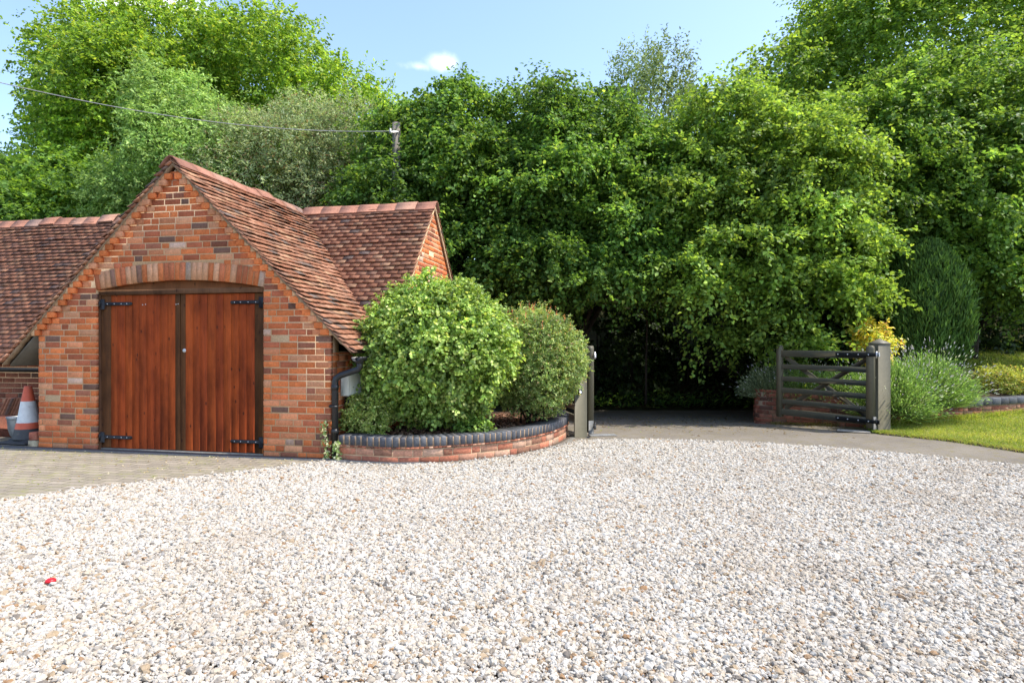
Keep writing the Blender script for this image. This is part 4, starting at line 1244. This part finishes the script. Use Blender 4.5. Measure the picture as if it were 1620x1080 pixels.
while s < PC.L - .03:
    brick(mb, PC.to3d, s + .005, s + .070, .186, .292 + rp.normal(0, .002), .010 + rp.normal(0, .002), back=-.215, col=pick(PAL_BLUE, rp), b=.010); s += .0755
cp = mb.build("coping", M_bluebrick, pl)
mb = MB(); strip(mb, PC, 0, PC.L, -.205, .002, .170, .284, 70); mb.build("coping_mortar", M_verge, cp)
mb = MB(); strip(mb, PC, 0, PC.L - 1.6, .02, .13, -.02, .012, 60); tag(mb.build("edging_strip", mat_plain("grey_edging", (.16, .15, .13), .9, .2, .3, 30, .5)), kind="structure")
# soil and mulch
inner = [PC.to3d(s, 0, -.19)[:2] for s in np.linspace(0, PC.L, 40)]
soil_poly = [tuple(p) for p in inner] + [tuple(B(4.36, 2.6)[:2]), tuple(B(4.36, 1.02)[:2]), tuple(B(4.05, .9)[:2]), tuple(B(4.05, .05)[:2])]
tag(MB().ngon([(x, y, .215) for x, y in soil_poly]).build("planter_soil", M_soil), kind="structure")
rm = np.random.default_rng(62); mb = MB()
for i in range(4200):
    x, y = rm.uniform(-2, .7), rm.uniform(6.7, 9.3)
    if not in_poly(np.array([x]), np.array([y]), soil_poly)[0]: continue
    mb.box((x, y, .222 + rm.uniform(0, .02)), (rm.uniform(.010, .028), rm.uniform(.005, .012), .0035), rotm(rm.normal(0, .4), rm.normal(0, .4), rm.uniform(0, 6.3)),
           pick([((.20, .10, .06), 20), ((.28, .16, .10), 16), ((.11, .06, .04), 16), ((.36, .24, .16), 6)], rm))
tag(mb.build("bark_mulch", M_bark), "reddish brown bark chips covering the curved planter bed", "mulch", kind="stuff")

def bush(name, label, cat, c, rad, n_cl, m, leaf, pal, mat, seed, stems=10, lump=.10, **kw):
    """rounded shrub: many small lobes over an ellipsoid, with stems"""
    r = np.random.default_rng(seed)
    base = (c[0], c[1], kw.pop('z0', .215))
    root = thing(name, label, cat, base)
    cc = np.array([0, 0, c[2] - base[2]]); rad = np.array(rad, float)
    lobes = [(*cc, *(rad * .82))]
    k = kw.pop('k', 64)
    for i in range(k):
        zz = -.80 + 1.78 * (i + .5) / k; a = i * 2.39996
        q = sqrt(max(0, 1 - zz * zz)); d = np.array([q * cos(a), q * sin(a), zz])
        sz = r.uniform(.14, .25)
        pinch = 1.0 if zz > -.25 else 1.0 + .30 * (zz + .25) / .55
        lobes.append((*(cc + d * rad * np.array([pinch, pinch, 1]) * (.84 + r.normal(0, lump * .4))), *(rad * sz)))
    mb = MB()
    for i in range(stems):
        a = r.uniform(0, 6.28); e = cc + np.array([cos(a), sin(a), r.uniform(-.2, .9)]) * rad * .75
        s = np.array([r.normal(0, .08), r.normal(0, .08), -.03]); mp = (s + e) / 2 + np.array([0, 0, .1]) + r.normal(0, .04, 3)
        mb.tube([s, mp, e], [.016, .011, .004], 6)
    mb.build("stems", M_trunk, root, smooth=True)
    shoots = kw.pop('shoots', None)
    mb = MB(); crown_leaves(mb, lobes, n_cl, m, leaf, pal, r, **kw); 
    if shoots:
        ns, sl_, spal = shoots
        a = r.uniform(0, 6.28, ns); rr_ = np.sqrt(r.random(ns)) * .8
        p0 = cc + np.stack([rr_ * cos_(a), rr_ * sin_(a), np.sqrt(1 - rr_ ** 2) * .95], -1) * rad
        for j in range(9):
            t = j / 9
            dirs = np.stack([r.normal(0, .5, ns), r.normal(0, .5, ns), r.uniform(.3, 1.1, ns)], -1)
            leaf_mesh(mb, p0 + np.array([0, 0, 1]) * sl_ * t * r.uniform(.6, 1.4, (ns, 1)), dirs, unit(r.normal(0, 1, (ns, 3))), np.full(ns, leaf * .8), np.full(ns, leaf * .35), palette(spal, ns, r))
    mb.build("foliage", mat, root)
    return root
cos_, sin_ = np.cos, np.sin
bush("round_bush", "large rounded light green bush with lobed leaves in the curved planter beside the garage", "bush", (-.95, 7.70, 1.16), (.99, .94, .92), 10500, 10, .043, P_BUSH, M_leaf_glossy, 71, stems=16, twig=.15, droop=.12, up=.5, aspect=.85, inner=.10, fold=.15, z0=.215, lump=.15, yjit=.2,
     shoots=(60, .16, P_BUSH))
bush("clipped_bush", "clipped olive green bush with reddish shoots between the larger bush and left gate post", "bush", (.27, 8.10, 1.06), (.68, .62, .75), 8800, 9, .031, P_PYRA, M_leaf_glossy, 72, stems=14, twig=.085, droop=.0, up=.45, aspect=.5, inner=.12, z0=.215, lump=.14, yjit=.16,
     shoots=(46, .11, [((.34, .13, .07), 20), ((.30, .20, .09), 12)]))
bush("variegated_shrub", "small cream and green variegated shrub below the cream meter box", "shrub", (-1.70, 7.12, .47), (.30, .26, .27), 900, 8, .034, [((.28, .32, .09), 24), ((.19, .25, .06), 20), ((.11, .17, .04), 18), ((.38, .38, .16), 6)], M_leaf_pale, 73, stems=6, twig=.07, droop=0, up=.5, aspect=.5, z0=.215, k=14)
bush("ground_shrub", "low dark green leafy plant at the foot of the large round bush", "plant", (-.45, 7.18, .30), (.22, .16, .12), 160, 8, .045, P_BUSH[:2] + P_HAZEL[:2], M_leaf_glossy, 74, stems=3, twig=.09, droop=0, up=.6, aspect=.7, z0=.215, k=8)
# ivy climbing the corner beside the downpipe
iv = thing("ivy_plant", "cream edged ivy climbing the garage corner beside the black downpipe", "ivy", tuple(B(4.02, -.08, .0)), BA)
ri = np.random.default_rng(75); mb = MB(); n = 110
zz = ri.uniform(0.01, .44, n) ** 1.0
P = np.stack([ri.normal(-.05, .02, n) + .02 * np.sin(zz * 14), ri.uniform(-.02, .05, n), zz], -1)
leaf_mesh(mb, P, ri.normal(0, 1, (n, 3)) * (1, .3, 1), unit(np.stack([ri.normal(.1, .4, n), np.full(n, -1.0), ri.normal(.3, .3, n)], -1)), ri.uniform(.018, .034, n), ri.uniform(.015, .026, n), palette([((.42, .42, .24), 16), ((.16, .22, .07), 20), ((.09, .15, .04), 10)], n, ri))
n = 60
P = np.stack([ri.normal(.10, .02, n), ri.uniform(-.03, .02, n), ri.uniform(.01, .22, n)], -1)
leaf_mesh(mb, P, ri.normal(0, 1, (n, 3)) * (1, .3, 1), unit(np.stack([ri.normal(.1, .4, n), np.full(n, -1.0), ri.normal(.3, .3, n)], -1)), ri.uniform(.02, .04, n), ri.uniform(.02, .03, n), palette([((.42, .42, .24), 16), ((.16, .22, .07), 20)], n, ri))
mb.build("leaves", M_leaf_pale, iv)
mb = MB(); mb.tube([(-.03, .06, 0), (-.05, .05, .15), (-.04, .06, .3), (-.055, .06, .44)], .005, 5); mb.build("stem", M_trunk, iv)

# ------------------------------------------------------------------ gates and posts
GP_C = (.112, .102, .068)
def make_post(name, label, x, y, w, h, rotz, keypad=False):
    root = thing(name, label, "gate post", (x, y, 0), rotz)
    MB().cbox((-w / 2, -w / 2, -.02), (w / 2, w / 2, h), .006, col=GP_C).build("shaft", M_gate, root)
    c = MB(); e = w / 2 + .004
    c.add([(-e, -e, h + .001), (e, -e, h + .001), (e, e, h + .001), (-e, e, h + .001), (-e, -e, h + .014), (e, -e, h + .014), (e, e, h + .014), (-e, e, h + .014), (0, 0, h + .085)],
          [[0, 1, 5, 4], [1, 2, 6, 5], [2, 3, 7, 6], [3, 0, 4, 7], [3, 2, 1, 0]], (.15, .135, .10))
    n0 = c.n - 9; c.f.append(np.array([[4, 5, 8], [5, 6, 8], [6, 7, 8], [7, 4, 8]]) + n0); c.c.append(np.tile((.15, .135, .10), (4, 1)))
    c.build("cap", M_gate, root)
    if keypad:
        k = MB(); k.cbox((-.022, -w / 2 - .026, .62), (.022, -w / 2 - .001, .74), .006); kk = k.build("keypad", M_black_plastic, root)
        MB().cbox((-.012, -w / 2 - .030, .63), (.012, -w / 2 - .0265, .66), .002).build("button", M_steel, kk)
    return root
make_post("gate_post", "square grey brown gate post with black keypad half hidden by the clipped bush", .965, 8.47, .175, 1.31, radians(-4), True)
make_post("gate_post", "square grey brown gate post with pyramid cap beside the lavender", 5.495, 8.98, .205, 1.31, radians(6), False)
def make_gate(label, hinge, far, side):
    """gate leaf from hinge stile to far stile; local x runs along the leaf"""
    hx, hy = hinge; fx, fy = far
    L_ = math.hypot(fx - hx, fy - hy); ang = math.atan2(fy - hy, fx - hx)
    root = thing("field_gate", label, "gate", (hx, hy, 0), ang, "open timber driveway gates")
    def stile(x0, w, h0, h1):
        mb = MB(); n = 10
        P = [(x0, 0, h0), (x0 + w, 0, h0)] + [(x0 + w / 2 + w / 2 * cos(a), 0, h1 - w / 2 + w / 2 * sin(a)) for a in np.linspace(0, pi, n)]
        mb.prism([(p[0], -.037, p[2]) for p in P], (0, .074, 0), GP_C); mb.build("stile", M_gate, root)
    stile(0, .10, .065, 1.29); stile(L_ - .085, .085, .075, 1.29)
    zs = [(1.095, 1.205), (.885, .970), (.685, .768), (.492, .575), (.302, .384), (.115, .222)]
    for i, (a, b_) in enumerate(zs):
        t = .024 if i in (0, 5) else .018
        MB().cbox((.101, -t, a), (L_ - .086, t, b_), .004, col=GP_C).build("rail", M_gate, root)
    off = .0335 * (-side)
    for (x0, z0, x1, z1, o) in ((.12, 1.085, L_ - .12, .225, .030), (.12, .225, L_ - .12, 1.085, .0495)):
        l2 = math.hypot(x1 - x0, z1 - z0); an = math.atan2(z1 - z0, x1 - x0)
        MB().cbox((-l2 / 2, -.009, -.036), (l2 / 2, .009, .036), .003, R=rotm(ry=-an), c=((x0 + x1) / 2, o * side * -1, (z0 + z1) / 2), col=GP_C).build("brace", M_gate, root)
    for zz in (1.155, .170):
        mb = MB(); yf = .050 * side
        lo_, hi_ = sorted((.0385 * side, .046 * side))
        mb.cbox((-.05, lo_, zz - .028), (.56, hi_, zz + .028), .002, col=IRON)
        for q in (.06, .21, .37, .52):
            mb.lathe([(.010, 0), (.008, .005), (.0005, .006)], 8, col=BOLT); v = mb.v[-1]
            mb.v[-1] = np.stack([v[:, 0] + q, (.046 + v[:, 2]) * side, v[:, 1] + zz], -1)
        hp = mb.build("hinge_strap", M_iron, root)
        pn = MB(); pn.tube([(-.05, .035 * side, zz - .05), (-.05, .035 * side, zz + .05)], .011, 10); pn.cbox((-.09, -.012 + .03 * side, zz - .03), (-.03, .012 + .03 * side, zz + .03), .003); pn.build("hinge_pin", M_black_iron if zz < .5 else M_steel, hp)
    mb = MB(); lo_, hi_ = sorted((.030 * side, .048 * side)); mb.cbox((-.012, -.045, .035), (.035, .049 if side > 0 else .045, .20), .003) if False else mb.cbox((-.014, -.030, .055), (-.001, .044, .24), .002); mb.build("corner_plate", M_padgrey, root)
    return root
make_gate("open five bar timber gate on the right, hinged on the post by the lavender", (5.345, 8.86), (4.52, 10.22), 1)
make_gate("open five bar timber gate on the left, seen edge on behind the keypad post", (1.115, 8.44), (.83, 9.92), -1)
px1, py1 = GP(1349, 683)
mb = MB(); mb.cbox((-.22, -.09, 0), (.22, .09, .022), .01); tag(mb.build("concrete_pad", M_conc, None, (px1, py1 - .02, .004), radians(-30)), "small concrete pad on the ground under the right gate hinge", "concrete pad")
mb = MB(); mb.cbox((-.20, -.08, 0), (.20, .08, .010), .004); tag(mb.build("steel_plate", M_padgrey, None, (GX(955, 8.5), 8.62, .005), radians(8)), "flat grey metal plate on the ground below the left gate", "ground plate")

# ------------------------------------------------------------------ right hand beds, walls and lawns
WA = Curve([(4.75, 11.3), (4.42, 10.98), (4.40, 10.68), (4.68, 10.50), (5.15, 10.32), (5.6, 10.02), (6.1, 9.58)])
WBc = Curve([(6.1, 9.52), (7.0, 9.72), (8.0, 10.05), (9.0, 10.45), (10.5, 11.1), (12.5, 12.0)])
rw = np.random.default_rng(81)
wa = thing("bed_wall", "low old red brick wall with rounded end behind the open right gate", "wall", (0, 0, 0))
mb = MB(); brickwork(mb, WA.to3d, lambda z: [(0.0, WA.L)], -.15, .50, rw, PAL_OLD_SHADED, jit=.005); ba = mb.build("brick_course", M_brick_old, wa)
mb = MB(); strip(mb, WA, 0, WA.L, -.20, -.022, -.2, .475, 50); mb.build("mortar_bed", M_mortar_grey, ba)
wb = thing("coped_wall", "low brick retaining wall with dark blue coping along the right lawn", "wall", (0, 0, 0))
mb = MB(); brickwork(mb, WBc.to3d, lambda z: [(0.0, WBc.L)], -.02, .275, rw, PAL_OLD_SHADED, jit=.004); ba = mb.build("brick_course", M_brick_old, wb)
mb = MB(); strip(mb, WBc, 0, WBc.L, -.20, -.008, -.05, .28, 50); mb.build("mortar_bed", M_mortar_grey, ba)
mb = MB(); s = 0
while s < WBc.L - .23:
    brick(mb, WBc.to3d, s + .005, s + .215, .286, .40 + rw.normal(0, .003), .014 + rw.normal(0, .003), back=-.21, col=pick(PAL_BLUE, rw), b=.006); s += .225
cb = mb.build("coping", M_bluebrick, wb)
mb = MB(); strip(mb, WBc, 0, WBc.L, -.205, .004, .282, .392, 50); mb.build("coping_mortar", M_mortar, cb)
# raised bed soil behind both walls and sloping lawn beyond
def ruled(A, Bc, n=40, m=8):
    V = []
    for i in range(n):
        t = i / (n - 1); a = np.array(A(t)); b_ = np.array(Bc(t))
        for j in range(m): q = j / (m - 1); V.append(a + (b_ - a) * q)
    I = np.arange(n * m).reshape(n, m)
    Fs = np.stack([I[:-1, :-1], I[1:, :-1], I[1:, 1:], I[:-1, 1:]], -1).reshape(-1, 4)
    return np.array(V), Fs
def polyline(P):
    P = np.array(P, float); s = np.concatenate([[0], np.cumsum(np.linalg.norm(np.diff(P, axis=0), axis=1))]); s /= s[-1]
    return lambda t: np.array([np.interp(t, s, P[:, k]) for k in range(3)])
def grass_mat(name, base, dry):
    m, nt, out = new_mat(name); t = NT(nt); p = t.geo()
    n1 = t.noise(p, 4, 5, .6); n2 = t.noise(p, 90, 3, .6)
    c = t.mix(t.rng(n1, .35, .65, 0, .7), base, dry); c = t.mix(t.rng(n2, .4, .7, 0, .5), c, tuple(x * .45 for x in base))
    t.l(t.bsdf(c, .95, .1, t.bump(n2, .8, .02)), out.inputs[0]); return m
M_turf = grass_mat("turf", (.10, .13, .02), (.19, .18, .04))
def grass(mb, A, Bc, n, r, h, pal, wid=.006):
    t = r.random(n); q = r.random(n)
    a = np.array([A(x) for x in np.linspace(0, 1, 200)]); b_ = np.array([Bc(x) for x in np.linspace(0, 1, 200)])
    i = (t * 199).astype(int)
    P = a[i] + (b_[i] - a[i]) * q[:, None] + np.stack([r.normal(0, .02, n), r.normal(0, .02, n), np.full(n, -.004)], -1)
    hh = h * r.uniform(.5, 1.3, n)
    an = r.uniform(0, 6.28, n); S = np.stack([np.cos(an), np.sin(an), np.zeros(n)], -1) * wid * .5
    ln_ = np.stack([r.normal(0, .55, n), r.normal(0, .55, n), np.ones(n)], -1)
    M_ = P + ln_ * hh[:, None] * .55; T_ = M_ + (ln_ * np.array([1.7, 1.7, .7])) * hh[:, None] * .5
    V = np.stack([P - S, P + S, M_ + S * .7, M_ - S * .7, T_], 1).reshape(-1, 3)
    b0 = (np.arange(n) * 5)[:, None]; col = palette(pal, n, r)
    pt = .5 + .25 * np.sin(P[:, 0] * 3.1 + 1.3 * np.sin(P[:, 1] * 2.3)) + .25 * np.sin(P[:, 1] * 4.7 + 1.1 * np.sin(P[:, 0] * 5.9)) + r.normal(0, .2, n)
    col = np.clip(col * (1 + .22 * (pt - .5)[:, None]) + np.clip(pt - .55, 0, .5)[:, None] * np.array([.16, .08, .03]), .01, .6)
    n0 = mb.n
    mb.add(V, b0 + np.array([[0, 1, 2, 3]]), col)
    mb.f.append(b0 + np.array([[3, 2, 4]]) + n0); mb.c.append(col)
P_GRASS = [((.225, .305, .045), 30), ((.30, .36, .065), 22), ((.15, .22, .03), 18), ((.40, .36, .14), 12)]
bedA = polyline([(4.62, 11.0, .45), (4.72, 10.7, .45), (5.25, 10.48, .45), (5.7, 10.18, .45), (6.1, 9.78, .42), (7.0, 9.92, .36), (8.0, 10.25, .36), (9.0, 10.65, .36), (12.5, 12.2, .36)])
bedB = polyline([(4.95, 11.9, .50), (5.4, 11.9, .56), (6.2, 11.8, .62), (7.2, 11.8, .66), (8.2, 11.9, .70), (9.2, 12.3, .74), (10.2, 12.6, .78), (13.5, 13.6, .85)])
V, Fs = ruled(bedA, bedB); tag(MB().add(V, Fs).build("bed_soil", M_soil, smooth=True), kind="structure")
lawnB = polyline([(4.2, 17, 1.1), (5.5, 17, 1.1), (8, 17.2, 1.15), (11, 17.5, 1.25), (17, 18.5, 1.4)])
lawnA = polyline([(7.6, 11.85, .68), (8.2, 11.9, .70), (9.2, 12.3, .74), (10.2, 12.6, .78), (13.5, 13.6, .85)])
bankB = polyline([(4.2, 17, 1.1), (5.5, 17, 1.1), (8.4, 17.2, 1.15)]); bankA = polyline([(4.95, 11.9, .50), (5.4, 11.9, .56), (6.2, 11.8, .62), (7.6, 11.85, .68)])
lawnB = polyline([(8.4, 17.2, 1.15), (11, 17.5, 1.25), (17, 18.5, 1.4)])
V, Fs = ruled(bankA, bankB); tag(MB().add(V, Fs).build("shaded_bank", M_soil, smooth=True), kind="structure")
V, Fs = ruled(lawnA, lawnB); tag(MB().add(V, Fs).build("sloping_lawn", M_turf, smooth=True), kind="structure")
rgz = np.random.default_rng(82)
mb = MB(); grass(mb, lawnA, lawnB, 30000, rgz, .075, P_GRASS, .010); tag(mb.build("slope_grass", M_leaf), "grass on the rising lawn behind the right hand bed", "grass", kind="stuff")
frA = polyline([(5.30, 8.78, .02), (5.45, 8.62, .02), (5.92, 8.12, .02), (6.20, 7.35, .02), (6.5, 6.3, .02), (6.9, 5.2, .02)])
frB = polyline([(5.5, 9.34, .03), (6.1, 9.50, .05), (7.0, 9.69, .08), (8.0, 10.02, .11), (9.0, 10.42, .13), (12.5, 11.9, .15)])
V, Fs = ruled(frA, frB, 60, 12); tag(MB().add(V, Fs).build("front_lawn", M_turf, smooth=True), kind="structure")
mb = MB(); grass(mb, frA, frB, 60000, rgz, .038, P_GRASS, .006); tag(mb.build("lawn_grass", M_leaf), "short sunlit grass of the front lawn by the drive", "grass", kind="stuff")
mb = MB(); ed = Curve([(5.36, 8.72), (5.45, 8.62), (5.92, 8.12), (6.20, 7.35), (6.5, 6.3), (6.9, 5.2)]); strip(mb, ed, 0, ed.L, -.02, .045, -.01, .022, 50); tag(mb.build("lawn_edge", mat_plain("lawn_edge_earth", (.12, .085, .055), .95, .1, .4, 30, .8)), kind="structure")

P_LAV = [((.17, .26, .06), 30), ((.23, .34, .07), 22), ((.10, .17, .045), 24), ((.27, .33, .13), 8)]
M_lav = mat_leaf("lavender_leaf", .25, .6, .2, (1.1, 1.1, .8))
def lavender(label, c, rad, n, seed, flowers=.12, pal=P_LAV, hh=.34):
    r = np.random.default_rng(seed)
    root = thing("lavender_bush", label, "lavender", c, 0, "lavender bushes along the right hand walls")
    mb = MB()
    def stems(n, length, wid, palt):
        a = r.uniform(0, 6.28, n); q = np.sqrt(r.random(n))
        base = np.stack([q * np.cos(a) * rad[0] * .72, q * np.sin(a) * rad[1] * .72, -q ** 2 * rad[2] * .6 + r.uniform(0, .5, n) * rad[2] * (1 - q * .6)], -1)
        d = unit(np.stack([np.cos(a) * q * 1.0, np.sin(a) * q * 1.0, 1.1 - .8 * q ** 2], -1) + r.normal(0, .20, (n, 3)))
        Lh = length * r.uniform(.6, 1.25, n)
        S = unit(np.cross(d, r.normal(0, 1, (n, 3)))) * wid * .5
        m1 = base + d * Lh[:, None] * .5; tip = m1 + unit(d + np.array([0, 0, .15])) * Lh[:, None] * .5
        V = np.stack([base - S, base + S, m1 + S, m1 - S, tip], 1).reshape(-1, 3); b0 = (np.arange(n) * 5)[:, None]
        col = palette(palt, n, r); n0 = mb.n
        mb.add(V, b0 + np.array([[0, 1, 2, 3]]), col); mb.f.append(b0 + np.array([[3, 2, 4]]) + n0); mb.c.append(col)
        return tip, d
    tip, d = stems(n, hh, .010, pal)
    for k in range(2):
        leaf_mesh(mb, tip - d * hh * (.12 + .22 * k), unit(d + r.normal(0, .5, d.shape)), unit(r.normal(0, 1, d.shape)), np.full(n, .05), np.full(n, .009), palette(pal, n, r))
    mb.build("foliage", M_lav, root)
    nf = int(n * flowers)
    fb = MB()
    mb2, mb = mb, fb
    tip, d = stems(nf, hh * 1.45, .004, [((.20, .22, .13), 1)])
    leaf_mesh(fb, tip - d * .03, d, unit(r.normal(0, 1, d.shape)), np.full(nf, .05), np.full(nf, .014), palette([((.26, .24, .27), 20), ((.30, .31, .26), 20), ((.20, .18, .25), 8)], nf, r))
    fb.build("flower_spikes", M_lav, root)
    return root
lavender("grey green lavender spilling over the rounded left end of the old wall", (4.72, 10.95, .48), (.42, .34, .32), 1500, 91, .06, [((.13, .16, .085), 20), ((.17, .21, .11), 16), ((.09, .12, .06), 14)])
lavender("green lavender seen through the left half of the right gate", (5.25, 10.75, .48), (.45, .40, .30), 1700, 92, .05)
lavender("green lavender seen through the hinge half of the right gate", (5.80, 10.45, .48), (.45, .40, .30), 1700, 93, .05)
lavender("large lavender spilling over the wall just right of the right gate post", (5.98, 9.42, .46), (.46, .40, .56), 2800, 94, .09, hh=.42)
lavender("tall lavender with flower spikes left of the small yellow bush", (6.72, 9.72, .56), (.54, .46, .46), 3000, 95, .12, hh=.44)
bush("acer_shrub", "yellow leaved shrub with orange tips behind the right gate post", "shrub", (6.45, 10.75, 1.32), (.36, .34, .42), 320, 9, .07, [((.46, .40, .07), 24), ((.56, .46, .12), 16), ((.24, .27, .05), 18), ((.42, .24, .11), 6), ((.12, .17, .04), 14)], M_leaf, 96, stems=6, twig=.14, droop=.1, up=.6, aspect=.6, z0=.55, k=12, lump=.35)
bush("spirea_bush", "small rounded yellow green bush on top of the coped wall at right edge", "bush", (8.95, 10.98, .60), (.52, .40, .28), 900, 8, .04, [((.20, .23, .05), 20), ((.27, .28, .07), 16), ((.13, .17, .04), 16), ((.30, .20, .09), 6)], M_leaf, 97, stems=6, twig=.09, droop=0, up=.5, aspect=.5, z0=.36, k=20)
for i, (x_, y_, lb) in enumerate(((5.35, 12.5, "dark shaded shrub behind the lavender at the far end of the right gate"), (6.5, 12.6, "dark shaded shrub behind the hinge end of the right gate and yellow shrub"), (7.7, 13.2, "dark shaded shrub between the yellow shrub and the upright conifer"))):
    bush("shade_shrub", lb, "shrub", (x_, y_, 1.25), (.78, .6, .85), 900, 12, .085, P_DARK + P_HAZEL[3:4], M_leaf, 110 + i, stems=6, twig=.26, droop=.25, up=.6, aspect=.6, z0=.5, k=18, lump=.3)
# dark upright conifer
Yc = 11.4
cf = thing("conifer_bush", "dark green upright conifer with dense feathery foliage behind the lavender", "conifer", (GX(1470, Yc), Yc, .8))
rc = np.random.default_rng(98); mb = MB(); n = 15000
zz = rc.uniform(0, 1, n); a = rc.uniform(0, 6.28, n)
prof = np.interp(zz, [0, .12, .35, .6, .8, .93, 1], [.40, .55, .66, .62, .46, .25, .06]) * (1 + .08 * np.sin(a * 7 + zz * 9) + .06 * np.sin(a * 13 - zz * 17))
q = np.where(rc.random(n) < .2, rc.uniform(.5, .9, n), rc.normal(1, .04, n))
P = np.stack([np.cos(a) * prof * q, np.sin(a) * prof * q, .0 + zz * 2.4], -1)
D = unit(np.stack([np.cos(a) * .35, np.sin(a) * .35, np.ones(n)], -1) + rc.normal(0, .30, (n, 3)))
leaf_mesh(mb, P, D, unit(np.stack([np.cos(a), np.sin(a), np.full(n, .2)], -1) + rc.normal(0, .5, (n, 3))), rc.uniform(.09, .17, n), rc.uniform(.016, .03, n), palette([((.050, .095, .020), 30), ((.072, .128, .026), 20), ((.105, .165, .036), 8), ((.022, .046, .012), 12)], n, rc))
mb.build("foliage", M_needle, cf)
mb = MB(); mb.tube([(0, 0, -.2), (0, 0, 1.2), (0, 0, 2.3)], [.08, .06, .02], 8); mb.build("trunk", M_trunk, cf)
# timber edging of the upper bed tier
EB = Curve([(8.55, 11.55), (8.9, 11.66), (9.3, 11.85)])
mb = MB(); strip(mb, EB, 0, EB.L, -.06, .03, .55, .80, 30); tag(mb.build("bed_edging", M_deck), "dark edging kerb of the upper bed below the sloping lawn", "edging")

# ragged tufts along the lawn edge
mb = MB(); rl_ = np.random.default_rng(83)
ea = polyline([(5.32, 8.74, .0), (5.42, 8.58, .0), (5.88, 8.10, .0), (6.16, 7.33, .0), (6.46, 6.3, .0), (6.86, 5.2, .0)])
eb = polyline([(5.44, 8.78, .02), (5.56, 8.64, .02), (6.0, 8.15, .02), (6.28, 7.38, .02), (6.58, 6.35, .02), (6.98, 5.25, .02)])
grass(mb, ea, eb, 5200, rl_, .055, P_GRASS + [((.34, .29, .12), 20)], .006)
wa_ = polyline([(4.55, 10.50, -.10), (5.0, 10.30, -.09), (5.35, 10.02, -.07)]); wb_ = polyline([(4.62, 10.58, -.10), (5.08, 10.38, -.09), (5.5, 10.08, -.05)])
grass(mb, wa_, wb_, 900, rl_, .07, [((.30, .24, .12), 20), ((.18, .2, .05), 10)], .007)
ga_ = polyline([(5.62, 9.20, .02), (6.2, 9.40, .05), (7.0, 9.58, .08), (8.0, 9.9, .1), (9.5, 10.5, .12)]); gb_ = polyline([(5.62, 9.36, .02), (6.2, 9.52, .05), (7.0, 9.70, .08), (8.0, 10.04, .1), (9.5, 10.62, .12)])
grass(mb, ga_, gb_, 3200, rl_, .11, P_GRASS, .007)
tag(mb.build("edge_grass", M_leaf), "ragged longer grass along the lawn edge and wall foot", "grass", kind="stuff")
# leaf litter blown over the lane and the paving
mb = MB(); n = 1300
x = rl_.uniform(-1.2, 6.0, n); y = 8.3 + 4.4 * rl_.random(n) ** .6
keep = (x > .9) | (y > 10.2); x, y = x[keep], y[keep]; n = len(x)
P = np.stack([x, y, gz(x, y) + .009], -1)
leaf_mesh(mb, P, np.stack([rl_.normal(0, 1, n), rl_.normal(0, 1, n), rl_.normal(.05, .1, n)], -1), unit(np.stack([rl_.normal(0, .2, n), rl_.normal(0, .2, n), np.ones(n)], -1)), rl_.uniform(.015, .05, n), rl_.uniform(.01, .03, n), palette([((.11, .08, .04), 20), ((.15, .12, .06), 12), ((.07, .05, .03), 16), ((.10, .14, .03), 3)], n, rl_))
n = 420
s_, u_ = rl_.uniform(-1, 4.2, n), -.10 - rl_.random(n) ** 1.8 * 1.6
P = np.array([B(a, b_, .016) for a, b_ in zip(s_, u_)])
leaf_mesh(mb, P, np.stack([rl_.normal(0, 1, n), rl_.normal(0, 1, n), rl_.normal(.05, .1, n)], -1), unit(np.stack([rl_.normal(0, .2, n), rl_.normal(0, .2, n), np.ones(n)], -1)), rl_.uniform(.010, .028, n), rl_.uniform(.008, .018, n), palette([((.20, .15, .08), 20), ((.34, .31, .24), 12), ((.11, .15, .03), 12), ((.22, .21, .04), 12)], n, rl_))
tag(mb.build("leaf_litter", M_leaf), "dry leaf litter scattered over the lane and paving", "leaf litter", kind="stuff")
